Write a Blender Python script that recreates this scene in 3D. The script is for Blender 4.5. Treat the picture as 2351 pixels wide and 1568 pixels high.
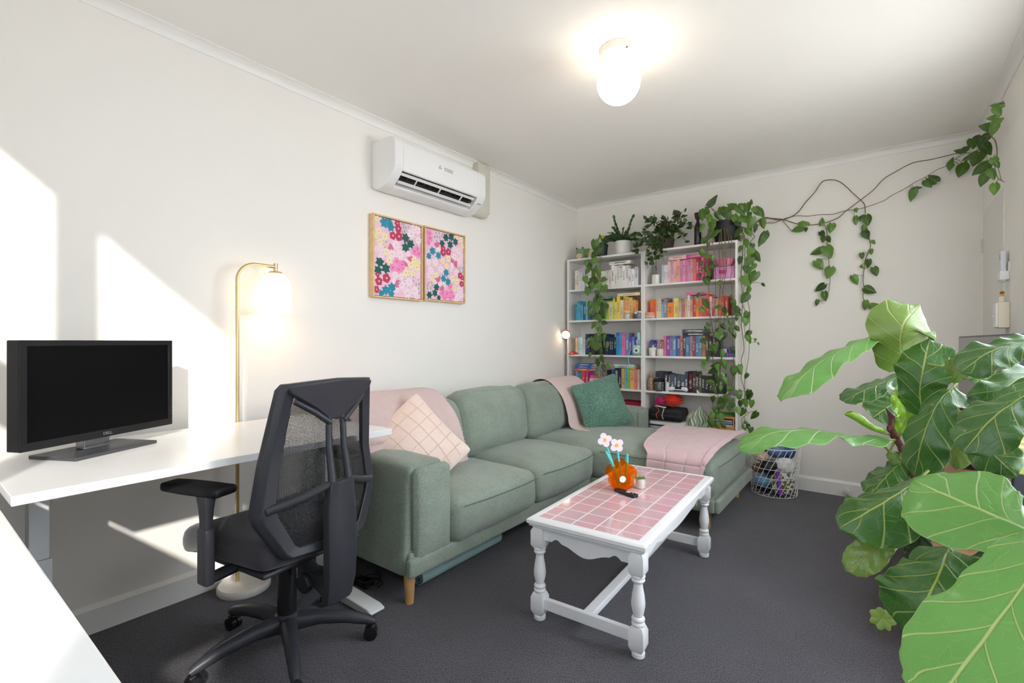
import bpy, math, random
from mathutils import Vector, Matrix, noise
random.seed(11)
SC=bpy.context.scene; COL=SC.collection; RAD=math.radians; PI=math.pi
for o in list(bpy.data.objects): bpy.data.objects.remove(o)

# ------------------------------------------------------------------ camera
cam_data=bpy.data.cameras.new('camera'); cam=bpy.data.objects.new('camera',cam_data); COL.objects.link(cam)
cam_data.sensor_width=36; cam_data.lens=36*1103.6/2351; cam_data.clip_start=.02; cam_data.clip_end=100
cam.location=(2.563,0,1.192); cam.rotation_euler=(RAD(90),0,RAD(37.36)); SC.camera=cam
# ------------------------------------------------------------------ sky, sun, exposure
world=bpy.data.worlds.new('sky'); SC.world=world; world.use_nodes=True
bg=world.node_tree.nodes['Background']; bg.inputs[0].default_value=(.84,.92,1,1); bg.inputs[1].default_value=7.0
sun_data=bpy.data.lights.new('sun','SUN'); sun_data.energy=14; sun_data.angle=RAD(1.2); sun_data.color=(1,.95,.87)
sun=bpy.data.objects.new('sun',sun_data); COL.objects.link(sun)
sun.rotation_euler=Vector((-.266,.147,-.132)).to_track_quat('-Z','Y').to_euler(); sun.location=(5,-3,4)
for x0,x1 in ((1.05,1.465),(1.60,2.99)):
    d=bpy.data.lights.new('window_portal','AREA'); d.shape='RECTANGLE'; d.size=x1-x0; d.size_y=1.69; d.cycles.is_portal=True
    p=bpy.data.objects.new('window_portal',d); COL.objects.link(p)
    p.location=((x0+x1)/2,-.395,1.685); p.rotation_euler=(RAD(-90),0,0)
d=bpy.data.lights.new('window_portal','AREA'); d.shape='RECTANGLE'; d.size=1.0; d.size_y=2.14; d.cycles.is_portal=True
p=bpy.data.objects.new('window_portal',d); COL.objects.link(p); p.location=(3.20,1.85,1.13); p.rotation_euler=(RAD(90),0,RAD(90))  # portal of the added balcony door
d=bpy.data.lights.new('window_portal','AREA'); d.shape='RECTANGLE'; d.size=.9; d.size_y=1.27; d.cycles.is_portal=True
p=bpy.data.objects.new('window_portal',d); COL.objects.link(p); p.location=(3.20,2.80,1.595); p.rotation_euler=(RAD(90),0,RAD(90))  # portal of the added high window
vs=SC.view_settings; vs.view_transform='Standard'; vs.look='None'; vs.gamma=1; vs.use_curve_mapping=False; vs.exposure=0.95
try: SC.cycles.use_denoising=True; SC.cycles.max_bounces=6; SC.cycles.diffuse_bounces=6; SC.cycles.glossy_bounces=3; SC.cycles.transmission_bounces=4; SC.cycles.transparent_max_bounces=12; SC.cycles.use_adaptive_sampling=True; SC.cycles.adaptive_threshold=.12; SC.cycles.use_light_tree=False; SC.cycles.sample_clamp_indirect=8
except Exception: pass

# ------------------------------------------------------------------ materials
def lin(c):
    if isinstance(c,str): c=[int(c[i:i+2],16) for i in (0,2,4)]
    r=[]
    for x in c[:3]:
        x/=255; r.append(x/12.92 if x<=.04045 else ((x+.055)/1.055)**2.4)
    return (*r,1)
_M={}
class NT:
    def __init__(s,name):
        s.m=bpy.data.materials.new(name); s.m.use_nodes=True; s.t=s.m.node_tree; s.b=s.t.nodes['Principled BSDF']; s.out=s.t.nodes['Material Output']
    def n(s,ty,**k):
        x=s.t.nodes.new('ShaderNode'+ty)
        for a,b in k.items():
            if a.startswith('i_'):
                key=a[2:]; key=int(key) if key.isdigit() else key
                x.inputs[key].default_value=b
            else: setattr(x,a,b)
        return x
    def l(s,a,b): s.t.links.new(a,b)
    def math(s,op,a,b=None,c=None):
        x=s.n('Math',operation=op)
        for i,v in enumerate((a,b,c)):
            if v is None: continue
            if hasattr(v,'links') or hasattr(v,'is_linked'): s.l(v,x.inputs[i])
            else: x.inputs[i].default_value=v
        return x.outputs[0]
    def mix(s,fac,a,b):
        x=s.n('Mix',data_type='RGBA')
        for i,v in ((0,fac),(6,a),(7,b)):
            if hasattr(v,'is_linked'): s.l(v,x.inputs[i])
            else: x.inputs[i].default_value=v
        return x.outputs[2]
    def bump(s,h,strength=.3,dist=.002):
        x=s.n('Bump'); x.inputs['Strength'].default_value=strength; x.inputs['Distance'].default_value=dist
        s.l(h,x.inputs['Height']); s.l(x.outputs[0],s.b.inputs['Normal'])
def M(name,col=None,rough=.5,metal=0,spec=.5,noise=None,bump=None,emis=0,ecol=None,trans=0,ior=1.45,coat=0,sheen=0,alpha=1):
    """procedural Principled material; noise=(scale,amount) varies its colour, bump=(scale,strength)"""
    if name in _M: return _M[name]
    k=NT(name); b=k.b; c=lin(col)
    b.inputs['Base Color'].default_value=c; b.inputs['Roughness'].default_value=rough; b.inputs['Metallic'].default_value=metal
    b.inputs['Specular IOR Level'].default_value=spec; b.inputs['IOR'].default_value=ior
    b.inputs['Transmission Weight'].default_value=trans; b.inputs['Coat Weight'].default_value=coat; b.inputs['Coat Roughness'].default_value=.06
    b.inputs['Sheen Weight'].default_value=sheen; b.inputs['Alpha'].default_value=alpha
    if emis: b.inputs['Emission Strength'].default_value=emis; b.inputs['Emission Color'].default_value=lin(ecol or col)
    if noise or bump:
        tc=k.n('TexCoord')
    if noise:
        t=k.n('TexNoise'); t.inputs['Scale'].default_value=noise[0]; t.inputs['Detail'].default_value=4; k.l(tc.outputs['Object'],t.inputs['Vector'])
        d=tuple(x*(1-noise[1]) for x in c[:3])+(1,); e=tuple(min(1,x*(1+noise[1])) for x in c[:3])+(1,)
        mr=k.n('MapRange'); mr.inputs[1].default_value=.3; mr.inputs[2].default_value=.7; k.l(t.outputs[0],mr.inputs[0])
        k.l(k.mix(mr.outputs[0],d,e),b.inputs['Base Color'])
    if bump:
        t=k.n('TexNoise'); t.inputs['Scale'].default_value=bump[0]; t.inputs['Detail'].default_value=3; k.l(tc.outputs['Object'],t.inputs['Vector'])
        k.bump(t.outputs[0],bump[1])
    _M[name]=k.m; return k.m

# ------------------------------------------------------------------ geometry helpers
class MB:
    """collects shapes, build() links them as ONE mesh object"""
    def __init__(s): s.v=[]; s.f=[]; s.mi=[]; s.uv=None
    def add(s,v,f,mi=0):
        o=len(s.v); s.v+=[tuple(p) for p in v]; s.f+=[tuple(i+o for i in q) for q in f]; s.mi+=[mi]*len(f); return s
    def box(s,x0,x1,y0,y1,z0,z1,mi=0):
        return s.add([(x0,y0,z0),(x1,y0,z0),(x1,y1,z0),(x0,y1,z0),(x0,y0,z1),(x1,y0,z1),(x1,y1,z1),(x0,y1,z1)],
            [(3,2,1,0),(4,5,6,7),(0,1,5,4),(1,2,6,5),(2,3,7,6),(3,0,4,7)],mi)
    def lathe(s,pr,n=24,c=(0,0,0),mi=0,sx=1,sy=1,rib=0,nrib=0):
        v=[];f=[]
        for r,z in pr:
            for i in range(n):
                a=2*PI*i/n; q=r*(1+(rib*math.cos(nrib*a) if nrib else 0))
                v.append((c[0]+sx*q*math.cos(a),c[1]+sy*q*math.sin(a),c[2]+z))
        for j in range(len(pr)-1):
            for i in range(n):
                f.append((j*n+i,j*n+(i+1)%n,(j+1)*n+(i+1)%n,(j+1)*n+i))
        if pr[0][0]>1e-5: f.append(tuple(range(n-1,-1,-1)))
        if pr[-1][0]>1e-5: f.append(tuple((len(pr)-1)*n+i for i in range(n)))
        return s.add(v,f,mi)
    def tube(s,pts,r,n=8,mi=0,sx=1.0,up=(0,0,1)):
        pts=[Vector(p) for p in pts]; v=[];f=[]; m=len(pts); rs=r if isinstance(r,(list,tuple)) else [r]*m
        ref=None
        for j,p in enumerate(pts):
            t=(pts[min(j+1,m-1)]-pts[max(j-1,0)]).normalized()
            if ref is None:
                ref=Vector(up) if abs(t.dot(Vector(up)))<.95 else Vector((1,0,0))
            a=t.cross(ref).normalized(); b=a.cross(t).normalized(); ref=b
            for i in range(n):
                q=2*PI*i/n; v.append(p+a*(math.cos(q)*rs[j]*sx)+b*(math.sin(q)*rs[j]))
        for j in range(m-1):
            for i in range(n): f.append((j*n+i,j*n+(i+1)%n,(j+1)*n+(i+1)%n,(j+1)*n+i))
        f.append(tuple(range(n-1,-1,-1))); f.append(tuple((m-1)*n+i for i in range(n)))
        return s.add(v,f,mi)
    def prism(s,poly,h0,h1,ax='z',mi=0):
        """polygon (a,b) extruded: ax z -> (a,b,h), x -> (h,a,b), y -> (a,h,b)"""
        def mp(a,b,h): return (a,b,h) if ax=='z' else ((h,a,b) if ax=='x' else (a,h,b))
        n=len(poly); v=[mp(a,b,h0) for a,b in poly]+[mp(a,b,h1) for a,b in poly]
        f=[tuple(range(n-1,-1,-1)),tuple(range(n,2*n))]+[(i,(i+1)%n,n+(i+1)%n,n+i) for i in range(n)]
        return s.add(v,f,mi)
    def cushion(s,size,c=(0,0,0),r=.04,puff=(0,0,0),n=8,wr=0,ws=6,rot=None,mi=0,fn=None):
        """soft rounded box: r edge radius, puff bulge per axis, wr wrinkle size"""
        h=[x/2 for x in size]; T=[]
        for a in range(3):
            rr=min(r,h[a]*.95); e=[-h[a],-h[a]+rr*.12,-h[a]+rr*.35,-h[a]+rr]
            k=[-h[a]+rr+(2*h[a]-2*rr)*i/n for i in range(1,n)]
            T.append(e+k+[-x for x in reversed(e)])
        L=len(T[0]); idx={}; V=[];Fc=[]
        def vid(i,j,k):
            key=(i,j,k)
            if key not in idx: idx[key]=len(V); V.append(Vector((T[0][i],T[1][j],T[2][k])))
            return idx[key]
        for i in range(L-1):
            for j in range(L-1):
                for e,flip in ((0,1),(L-1,0)):
                    q=[vid(i,j,e),vid(i+1,j,e),vid(i+1,j+1,e),vid(i,j+1,e)]; Fc.append(tuple(reversed(q)) if flip else tuple(q))
                    q=[vid(i,e,j),vid(i+1,e,j),vid(i+1,e,j+1),vid(i,e,j+1)]; Fc.append(tuple(q) if flip else tuple(reversed(q)))
                    q=[vid(e,i,j),vid(e,i+1,j),vid(e,i+1,j+1),vid(e,i,j+1)]; Fc.append(tuple(reversed(q)) if flip else tuple(q))
        W=[]
        for p in V:
            q=p.copy(); inn=Vector([max(-(h[a]-min(r,h[a]*.95)),min(h[a]-min(r,h[a]*.95),p[a])) for a in range(3)]); d=p-inn
            if d.length>1e-9: q=inn+d.normalized()*min(r,*[x*.95 for x in h]) if sum(abs(x)>1e-9 for x in d)>1 else p.copy()
            u=[p[a]/h[a] for a in range(3)]
            for a in range(3):
                if puff[a]:
                    o=[b for b in range(3) if b!=a]; q[a]+=u[a]*puff[a]*(1-u[o[0]]**2)*(1-u[o[1]]**2)
            if wr: 
                nn=noise.noise_vector(Vector((q[0]*ws+size[0]*9+c[1]*5,q[1]*ws+c[0]*7,q[2]*ws)))
                q+=nn*wr
            if fn: q=fn(q)
            if rot is not None: q=rot@q
            W.append(q+Vector(c))
        return s.add(W,Fc,mi)
    def grid(s,fn,nu,nv,th=0,mi=0,mi2=None):
        """surface fn(u,v) with u,v in 0..1; th gives it real thickness"""
        P=[[Vector(fn(i/nu,j/nv)) for j in range(nv+1)] for i in range(nu+1)]
        v=[p for row in P for p in row]; W=nv+1
        f=[(i*W+j,(i+1)*W+j,(i+1)*W+j+1,i*W+j+1) for i in range(nu) for j in range(nv)]
        if not th: return s.add(v,f,mi)
        N=[Vector() for _ in v]
        for q in f:
            nn=(v[q[1]]-v[q[0]]).cross(v[q[3]]-v[q[0]])
            for i in q: N[i]+=nn
        lo=[p-n_.normalized()*th if n_.length>1e-12 else p for p,n_ in zip(v,N)]; K=len(v)
        s.add(v+lo,f,mi); o=len(s.v)-2*K
        for q in f: s.f.append(tuple(o+K+i for i in reversed(q))); s.mi.append(mi if mi2 is None else mi2)
        rim=[i*W for i in range(nu+1)]+[nu*W+j for j in range(1,W)]+[i*W+nv for i in range(nu-1,-1,-1)]+[j for j in range(nv-1,0,-1)]
        for a,b in zip(rim,rim[1:]+rim[:1]): s.f.append((o+b,o+a,o+K+a,o+K+b)); s.mi.append(mi)
        return s
    def build(s,name,mats,parent=None,smooth=40,loc=(0,0,0),rot=(0,0,0),world=False,bevel=0,seg=2,uv=None):
        me=bpy.data.meshes.new(name); me.from_pydata(s.v,[],s.f)
        for m in (mats if isinstance(mats,(list,tuple)) else [mats]): me.materials.append(m)
        me.polygons.foreach_set('material_index',s.mi)
        if smooth:
            me.shade_smooth(); me.set_sharp_from_angle(angle=RAD(smooth))
        me.update(); o=bpy.data.objects.new(name,me); COL.objects.link(o); o.location=loc; o.rotation_euler=rot
        if parent is not None:
            o.parent=parent
            if world: o.matrix_parent_inverse=MW[parent.name].inverted()
        if bevel:
            b=o.modifiers.new('edge','BEVEL'); b.width=bevel; b.segments=seg; b.limit_method='ANGLE'; b.angle_limit=RAD(40)
        return o
MW={}
def tag(o,label,cat,group=None,kind=None):
    o['label']=label; o['category']=cat
    if group: o['group']=group
    if kind: o['kind']=kind
    return o
def thing(name,label,cat,loc=(0,0,0),rz=0,group=None,kind=None):
    o=bpy.data.objects.new(name,None); COL.objects.link(o); o.location=loc; o.rotation_euler=(0,0,rz); o.empty_display_size=.05
    MW[o.name]=Matrix.Translation(loc)@Matrix.Rotation(rz,4,'Z'); return tag(o,label,cat,group,kind)
def struct(o,label,cat): return tag(o,label,cat,kind='structure')
def text(name,s,size,mat,parent,loc,rot,ext=.0006,world=True,align='CENTER',sx=1.0):
    cu=bpy.data.curves.new(name,'FONT'); cu.body=s; cu.size=size; cu.extrude=ext; cu.align_x=align; cu.align_y='CENTER'; cu.resolution_u=3
    t=bpy.data.objects.new(name,cu); COL.objects.link(t); me=bpy.data.meshes.new_from_object(t); bpy.data.objects.remove(t); bpy.data.curves.remove(cu)
    me.materials.clear(); me.materials.append(mat); o=bpy.data.objects.new(name,me); COL.objects.link(o); o.location=loc; o.rotation_euler=rot; o.scale=(sx,1,1)
    o.parent=parent
    if world: o.matrix_parent_inverse=MW[parent.name].inverted()
    return o
def inst(src,name,parent,mat4,world=True):
    """another object that shares src's mesh"""
    o=bpy.data.objects.new(name,src.data if hasattr(src,'data') else src); COL.objects.link(o); o.parent=parent
    if world: o.matrix_parent_inverse=MW[parent.name].inverted()
    o.matrix_basis=mat4; return o
def crom(pts,n):
    """smooth curve through points"""
    p=[Vector(q) for q in pts]; p=[p[0]*2-p[1]]+p+[p[-1]*2-p[-2]]; r=[]
    for i in range(1,len(p)-2):
        for k in range(n):
            t=k/n; a,b,c,d=p[i-1],p[i],p[i+1],p[i+2]
            r.append(.5*((2*b)+(c-a)*t+(2*a-5*b+4*c-d)*t*t+(3*b-a-3*c+d)*t**3))
    return r+[p[-2]]

W=3.12; BACK=4.502; FRONT=-.34; CEIL=2.61
# ------------------------------------------------------------------ surface materials
def carpet_mat():
    k=NT('charcoal_carpet'); tc=k.n('TexCoord'); a=k.n('TexNoise'); a.inputs['Scale'].default_value=210; a.inputs['Detail'].default_value=3
    b=k.n('TexNoise'); b.inputs['Scale'].default_value=2.2; b.inputs['Detail'].default_value=5
    v=k.n('TexVoronoi'); v.inputs['Scale'].default_value=300
    for t in (a,b,v): k.l(tc.outputs['Object'],t.inputs['Vector'])
    m1=k.n('MapRange'); m1.inputs[1].default_value=.3; m1.inputs[2].default_value=.72; k.l(a.outputs[0],m1.inputs[0])
    c1=k.mix(m1.outputs[0],lin((24,23,27)),lin((112,109,117))); m2=k.n('MapRange'); m2.inputs[1].default_value=.35; m2.inputs[2].default_value=.7; m2.inputs[3].default_value=.85; m2.inputs[4].default_value=1.12; k.l(b.outputs[0],m2.inputs[0])
    hs=k.n('HueSaturation'); k.l(c1,hs.inputs['Color']); k.l(m2.outputs[0],hs.inputs['Value']); k.l(hs.outputs[0],k.b.inputs['Base Color'])
    k.b.inputs['Roughness'].default_value=1; k.b.inputs['Specular IOR Level'].default_value=.1; k.b.inputs['Sheen Weight'].default_value=.25
    k.bump(v.outputs[0],.8,.004); return k.m
WALL=M('wall_paint',(242,238,232),.75,spec=.25); CEILM=M('ceiling_paint',(245,242,237),.85,spec=.2)
TRIM=M('trim_gloss_white',(243,241,237),.35,spec=.4); CARPET=carpet_mat()
# ------------------------------------------------------------------ room shell
struct(MB().box(-.15,W+.15,FRONT-.2,BACK+.15,-.1,0).build('floor',CARPET),'dark charcoal wall to wall carpet','floor')
struct(MB().box(-.15,W+.15,FRONT-.2,BACK+.15,CEIL,CEIL+.12).build('ceiling',CEILM),'plain off white painted ceiling','ceiling')
struct(MB().box(-.15,0,FRONT-.2,BACK+.15,0,CEIL).build('wall_left',WALL),'long warm white painted wall behind the sofa','wall')
struct(MB().box(0,W,BACK,BACK+.15,0,CEIL).build('wall_back',WALL),'warm white wall behind the bookcases','wall')
struct(MB().box(W,W+.06,FRONT-.2,1.35,0,CEIL).box(W,W+.06,1.35,2.35,2.20,CEIL).box(W,W+.06,2.35,3.28,2.24,CEIL).box(W,W+.06,1.35,2.35,0,.06).box(W,W+.06,2.35,3.28,0,.95).box(W,W+.06,3.28,3.80,0,CEIL).box(W,W+.15,3.80,4.47,2.06,CEIL).box(W,W+.15,4.47,BACK+.15,0,CEIL).build('wall_right',WALL),'warm white wall behind the television and plant','wall')
SILL=.84; HEAD=2.53
struct(MB().box(0,W,FRONT-.05,FRONT,0,SILL).box(0,W,FRONT-.05,FRONT,HEAD,CEIL).box(0,1.05,FRONT-.05,FRONT,SILL,HEAD).box(1.465,1.60,FRONT-.05,FRONT,SILL,HEAD).box(2.99,W,FRONT-.05,FRONT,SILL,HEAD).build('wall_front',WALL),'white window wall at the desk end of the room','wall')
def glass_pane(nm,tint):
    k=NT(nm); t=k.n('BsdfTransparent'); t.inputs[0].default_value=(tint,tint,tint,1); g=k.n('BsdfGlossy'); g.inputs['Roughness'].default_value=.02
    mx=k.n('MixShader'); mx.inputs[0].default_value=.05; k.l(t.outputs[0],mx.inputs[1]); k.l(g.outputs[0],mx.inputs[2]); k.l(mx.outputs[0],k.out.inputs[0]); return k.m
PANE=glass_pane('window_glass',1.0); DIMGLASS=glass_pane('sky_dimming_glass',.42); DIMGLASS2=glass_pane('slight_dimming_glass',.65); ALU=M('window_frame_white',(235,235,233),.4)  # both tinted glasses are made up, to hold back skylight at the near end
for i,(x0,x1) in enumerate(((1.05,1.465),(1.60,2.99))):
    m=MB(); y0,y1=FRONT-.045,FRONT-.015
    m.box(x0,x0+.035,y0,y1,SILL,HEAD).box(x1-.035,x1,y0,y1,SILL,HEAD).box(x0,x1,y0,y1,SILL,SILL+.035).box(x0,x1,y0,y1,HEAD-.02,HEAD)
    if i==0: m.box(x0,x1,y0,y1,1.46,1.68)
    w=m.build('window_%d'%(i+1),ALU,smooth=0)
    struct(w,('narrow' if i==0 else 'wide')+' white framed window letting in the low sun','window')
    MB().box(x0+.03,x1-.03,FRONT-.032,FRONT-.028,SILL+.03,HEAD-.015).build('pane',DIMGLASS,w)
m=MB()
for y in (1.35,2.31): m.box(W+.01,W+.05,y,y+.04,.06,2.20)
m.box(W+.01,W+.05,.1+1.29,2.31,.06,.10).box(W+.01,W+.05,.1+1.29,2.31,2.16,2.20)
w=m.build('window_3',ALU,smooth=0); struct(w,'white framed glazed balcony door added opposite the sofa for fill daylight','window')  # invented opening, added to bring more daylight into the room
for y in (1.39,): MB().box(W+.028,W+.032,y,y+.92,.10,2.16).build('pane',DIMGLASS2,w)
w=MB().box(W+.01,W+.05,2.35,3.28,.95,.99).box(W+.01,W+.05,2.35,3.28,2.20,2.24).box(W+.01,W+.05,3.24,3.28,.99,2.20).build('window_4',ALU,smooth=0); struct(w,'white framed high window added beside the balcony door for fill daylight','window')  # added as well, lifts the light at the far end
MB().box(W+.028,W+.032,2.35,3.24,.99,2.20).build('pane',PANE,w)
struct(MB().box(W+.3,10.6,-.80,-.55,0,6.2).build('sun_block_wall',M('sun_block_render',(226,222,214),.9)),'unseen pale wall added to keep sun off the balcony door','wall')  # out-of-view blocker, added so no sun enters the two added openings
struct(MB().box(W+.06,10.6,-.55,6,-.1,0).build('added_ground',M('added_ground_concrete',(190,187,182),.9,noise=(4,.1))),'unseen pale concrete ground added outside the glazed door','floor')  # unseen ground added with the balcony door, bounces daylight up to the ceiling
for n,(a,b,lab) in enumerate((((0,FRONT,0),(.016,BACK,.115),'left'),((1.65,BACK-.016,0),(W,BACK,.115),'back'),((W-.016,2.30,0),(W,3.80,.115),'right'))):
    x0,y0,z0=a; x1,y1,z1=b; 
    if lab=='back': m=MB().prism([(BACK-.016,0),(BACK,0),(BACK,.115),(BACK-.004,.115),(BACK-.016,.098)],x0,x1,'x')
    elif lab=='left': m=MB().prism([(0,0),(.016,0),(.016,.098),(.004,.115),(0,.115)],y0,y1,'y')
    else: m=MB().prism([(W-.016,0),(W,0),(W,.115),(W-.004,.115),(W-.016,.098)],y0,y1,'y')
    struct(m.build('baseboard_'+lab,TRIM,smooth=0),'white skirting board along the %s wall'%{'left':'sofa','back':'bookcase','right':'television'}[lab],'baseboard')
cv=[(0,0)]+[( .048*(1-math.cos(RAD(a)))+.006, .042-.036*math.cos(RAD(90-a))-.0) for a in range(0,91,15)]
def cove(d,z):  # profile (distance from wall, height)
    pr=[(0,z-.045),(.007,z-.045),(.007,z-.038)]
    for a in range(0,91,15): pr.append((.007+.038*(1-math.cos(RAD(a))),z-.038+.033*math.sin(RAD(a))))
    return pr+[(.05,z-.005),(.05,z),(0,z)]
pr=cove(0,CEIL)
struct(MB().prism(pr,FRONT,BACK,'y').build('trim_1',TRIM,smooth=30),'white cove cornice above the sofa wall','cornice')
struct(MB().prism([(BACK-a,z) for a,z in pr],0,W,'x').build('trim_2',TRIM,smooth=30),'white cove cornice above the bookcases','cornice')
struct(MB().prism([(W-a,z) for a,z in pr],FRONT,BACK,'y').build('trim_3',TRIM,smooth=30),'white cove cornice above the television wall','cornice')
door=MB().box(W-.004,W+.036,3.805,4.465,.008,2.055).build('door_1',M('door_white',(230,227,221),.5),bevel=.002)
struct(door,'flush white door beside the back corner','door')
for z in (.3,1.83):
    MB().lathe([(.006,-.045),(.006,.045)],10,(W-.010,4.462,z)).box(W-.0085,W-.003,4.435,4.465,z-.045,z+.045).build('hinge',M('hinge_white',(226,222,214),.35),door)
WALL_VINES={
 'wall_main':[(1.786,4.472,2.225),(1.861,4.472,2.211),(1.935,4.472,2.192),(2.027,4.472,2.146),(2.107,4.472,2.119),(2.214,4.472,2.118),(2.308,4.472,2.143),(2.363,4.472,2.19),(2.452,4.472,2.257),(2.53,4.472,2.318),(2.59,4.472,2.387),(2.665,4.472,2.429),(2.754,4.472,2.469),(2.847,4.472,2.471),(2.931,4.472,2.477),(3.004,4.472,2.482),(3.07,4.421,2.448),(3.07,4.137,2.378),(3.07,3.891,2.392),(3.07,3.716,2.388),(3.07,3.558,2.392),(3.07,3.521,2.43)],
 'wall_second':[(1.807,4.472,2.179),(1.882,4.472,2.174),(1.945,4.472,2.194),(2.027,4.472,2.205),(2.117,4.472,2.19),(2.195,4.472,2.189),(2.28,4.472,2.179),(2.354,4.472,2.192),(2.426,4.472,2.191),(2.496,4.472,2.201),(2.59,4.472,2.227),(2.64,4.472,2.26),(2.705,4.472,2.29),(2.769,4.472,2.329),(2.816,4.472,2.35),(2.886,4.472,2.392),(2.931,4.472,2.407),(2.99,4.472,2.453),(3.033,4.472,2.473)],
 'wall_loop':[(1.797,4.472,2.223),(1.914,4.472,2.19),(1.997,4.472,2.204),(2.052,4.472,2.241),(2.097,4.472,2.303),(2.156,4.472,2.367),(2.195,4.472,2.428),(2.223,4.472,2.45),(2.28,4.472,2.445),(2.326,4.472,2.418),(2.372,4.472,2.365),(2.399,4.472,2.327),(2.434,4.472,2.282),(2.474,4.472,2.226),(2.48,4.472,2.182),(2.483,4.472,2.138),(2.489,4.472,2.061),(2.505,4.472,1.962),(2.512,4.472,1.896),(2.483,4.472,1.813),(2.474,4.472,1.738),(2.468,4.472,1.652),(2.474,4.472,1.586),(2.468,4.472,1.521),(2.496,4.472,1.455),(2.53,4.472,1.421),(2.569,4.472,1.43)],
 'wall_drop':[(2.214,4.472,2.124),(2.238,4.472,2.064),(2.242,4.472,1.973),(2.242,4.472,1.928),(2.252,4.472,1.848),(2.254,4.472,1.769),(2.261,4.472,1.701),(2.258,4.472,1.634),(2.247,4.472,1.567),(2.219,4.472,1.518),(2.166,4.472,1.498)],
 'wall_sprig':[(1.935,4.472,2.184),(1.966,4.472,2.138),(2.017,4.472,2.078),(2.067,4.472,2.111)],
 'corner_drop':[(3.07,3.891,2.388),(3.07,3.716,2.3),(3.07,3.655,2.225),(3.07,3.675,2.177),(3.07,3.716,2.149),(3.07,3.635,2.072),(3.07,3.467,2.004)],
}
WALL_LEAVES={
 'wall_drop':[((2.267,4.452,2.067),0.074,270),((2.211,4.452,2.03),0.056,290),((2.253,4.452,1.985),0.055,290),((2.215,4.452,1.985),0.050,270),((2.253,4.452,1.885),0.105,285),((2.168,4.452,1.906),0.094,200),((2.192,4.452,1.79),0.087,290),((2.253,4.452,1.722),0.092,265),((2.192,4.452,1.614),0.081,210),((2.23,4.452,1.544),0.074,290),((2.172,4.452,1.496),0.050,255)],
 'wall_loop':[((2.494,4.452,2.094),0.083,290),((2.453,4.452,2.117),0.042,255),((2.466,4.452,2.034),0.059,265),((2.488,4.452,1.984),0.071,285),((2.531,4.452,1.925),0.035,290),((2.516,4.452,1.855),0.041,270),((2.463,4.452,1.831),0.048,270),((2.501,4.452,1.771),0.065,265),((2.46,4.452,1.75),0.030,290),((2.541,4.452,1.708),0.070,290),((2.417,4.452,1.653),0.078,290),((2.513,4.452,1.571),0.083,320),((2.476,4.452,1.465),0.071,265),((2.531,4.452,1.465),0.059,10),((2.569,4.452,1.426),0.047,265),((2.426,4.452,2.179),0.036,270),((2.416,4.452,2.106),0.066,270)],
 'wall_sprig':[((2.04,4.452,2.098),0.089,180),((2.089,4.452,2.127),0.082,0),((2.203,4.452,2.131),0.062,90),((2.099,4.452,2.08),0.038,270)],
 'wall_second':[((2.745,4.452,2.236),0.085,250),((2.78,4.452,2.286),0.051,0),((2.838,4.452,2.3),0.072,290),((2.861,4.452,2.331),0.072,120),((2.948,4.452,2.432),0.060,80),((2.951,4.452,2.39),0.049,265),((3.006,4.452,2.355),0.092,255),((3.017,4.452,2.402),0.059,70)],
 'wall_main':[((2.995,4.452,2.495),0.054,150),((3.035,4.452,2.503),0.054,30),((3.038,4.452,2.441),0.064,190),((3.05,4.189,2.344),0.095,255),((3.05,4.306,2.511),0.072,200),((3.05,4.306,2.478),0.072,270),((3.05,3.974,2.4),0.085,230),((3.05,3.828,2.293),0.082,290),((3.05,3.828,2.421),0.068,160),((3.05,3.631,2.335),0.064,255),((3.05,3.673,2.413),0.043,170),((3.05,3.473,2.324),0.049,20),((3.05,3.473,2.373),0.053,285),((3.05,3.492,2.417),0.053,170),((3.05,4.025,2.242),0.096,225)],
 'corner_drop':[((3.05,3.949,2.152),0.080,255),((3.05,3.61,2.092),0.064,285),((3.05,3.57,2.001),0.063,265),((3.05,3.57,2.142),0.050,290),((3.05,3.492,2.104),0.037,300)],
}
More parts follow.
